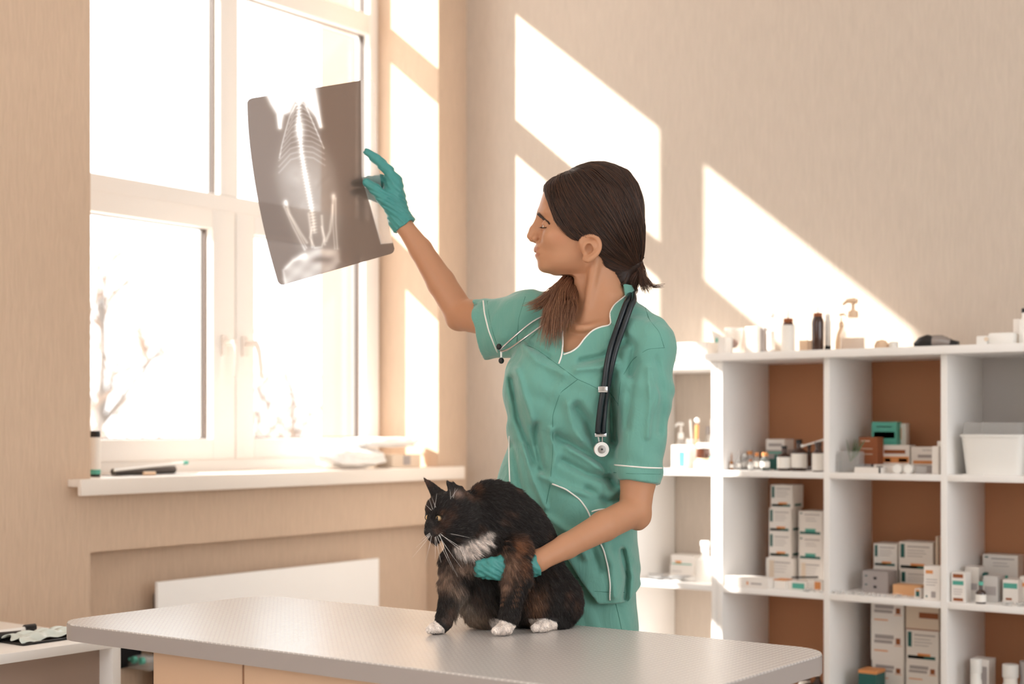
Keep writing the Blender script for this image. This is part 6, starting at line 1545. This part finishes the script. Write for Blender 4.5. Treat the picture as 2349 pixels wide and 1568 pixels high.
fl_eye = np.hypot(Xr-1007, Yr-1188) < 10; 
ln *= .7+.6*RNG.random(NF)
lift = np.where(headm, .22, .30)[:, None]+.18*RNG.random(NF)[:, None]; lift[pawm] = .15
cl1 = np.stack([np.sin(root[:, 2]*310+4*np.sin(root[:, 0]*170)), np.sin(root[:, 0]*290+root[:, 1]*250), np.sin(root[:, 0]*330+root[:, 2]*180+2)], 1)*np.where(headm | legm | pawm, .08, .20)[:, None]
dirr = flow+nn_*lift+cl1+RNG.normal(0, .13, (NF, 3)); dirr /= np.linalg.norm(dirr, axis=1)[:, None]
ts = np.linspace(0, 1, 4)
curves = np.stack([root+dirr*ln[:, None]*t+(flow-nn_*.25)*(.25*ln[:, None])*t*t for t in ts], 1)
curves[:, :, 2] = np.maximum(curves[:, :, 2], TZ+.0008)
fc_ = cat_color(root, None); fc_ = fc_*(.5+1.1*RNG.random(NF)[:, None])*(1+.35*cl1[:, :1]/.2)+RNG.random(NF)[:, None]**6*.07
keepf = ~fl_eye
strands('fur', loc2w(curves[keepf]), .00023, m_fur, cat, fc_[keepf], tip=.2)
# eyes
m_ceye = mat('cat_eye_amber', (226, 190, 140), .08, spec=.7, coat=.6); m_pup = mat('cat_pupil', (8, 7, 7), .08)
for (x, y, dd, r) in ((1006.5, 1188.5, hd-.0245, 9.5), (984, 1186, hd-.018, 8.0)):
    c_ = to_world([cq(x, y, dd)])[0]; s = MB(); s.ball(tuple(c_), r*kc, m_ceye, 28, 18); o = s.build('eyeball', cat, smooth=180)
    fwd = -RV*.35-FV*1.; fwd /= np.linalg.norm(fwd)
    s = MB(); s.ball((0, 0, 0), (2.6*kc, 2.0*kc, 5.4*kc), m_pup, 16, 12); s.xform(Matrix.Translation(Vector(c_+fwd*(r-1.3)*kc)) @ Matrix.Rotation(TH, 4, 'Z')); s.build('pupil', o, smooth=180)
    s = MB(); pts = []
    R1 = np.cross(fwd, [0, 0, 1]); R1 /= np.linalg.norm(R1); U1 = np.cross(R1, fwd)
    for k_ in range(33):
        t = 2*math.pi*k_/32; pts.append(c_+fwd*r*.42*kc+(R1*math.cos(t)*(r*.92)+U1*math.sin(t)*(r*.86))*kc)
    s.tube(pts, 1.6*kc, m_bpl, n=8, cap=False); s.build('eyelid', o, smooth=180)
s = MB(); s.ball(tuple(to_world([cq(977.5, 1216.5, hd-.028)])[0]), (4.5*kc, 5*kc, 4*kc), mat('cat_nose', (20, 16, 16), .35), 16, 10); s.build('nose', cat, smooth=180)
wk = []
for (a, e, sag) in (((1008, 1224), (1050, 1322), -14), ((1006, 1226), (1059, 1302), -12), ((1010, 1223), (1075, 1276), -9), ((1012, 1221), (1080, 1234), 8), ((1003, 1229), (1040, 1308), -10), ((1000, 1230), (1012, 1290), -4), ((998, 1231), (998, 1284), 2),
                    ((988, 1226), (946, 1278), 6), ((987, 1224), (954, 1256), 4), ((986, 1222), (962, 1240), 3), ((990, 1228), (975, 1290), 4), ((1012, 1226), (1068, 1262), -6),
                    ((996, 1166), (1002, 1131), 3), ((993, 1168), (984, 1140), -3), ((990, 1170), (976, 1156), -2), ((1000, 1164), (990, 1138), -2), ((1036, 1140), (1050, 1120), 0), ((1040, 1142), (1044, 1118), 0), ((1034, 1144), (1032, 1122), 0)):
    a = np.array(a, float); e = np.array(e, float); m_ = (a+e)/2+np.array([sag*.5, -abs(sag)*.3]); d0 = hd-.036
    wk.append([cq(*(a*(1-t)**2+m_*2*t*(1-t)+e*t*t), d0-.012*t) for t in np.linspace(0, 1, 10)])
strands('whiskers', loc2w(np.array(wk)), .00024, mat('whisker_white', (246, 242, 238), .4), cat, tip=.25)
# ================================================================ LIGHT
W = bpy.data.worlds.new('world'); SC.world = W; W.use_nodes = True
bg = W.node_tree.nodes['Background']; bg.inputs[0].default_value = (.94, .975, 1., 1); bg.inputs[1].default_value = 3.0
ld = bpy.data.lights.new('sun', 'SUN'); ld.energy = 15; ld.angle = math.radians(.6); ld.color = (1., .955, .90)
lo = bpy.data.objects.new('sun', ld); COL.objects.link(lo)
lo.rotation_euler = Vector((1.357, 1.0, -1.10)).to_track_quat('-Z', 'Y').to_euler()
lo.location = (-5, -5, 6)

SC.view_settings.exposure = .31
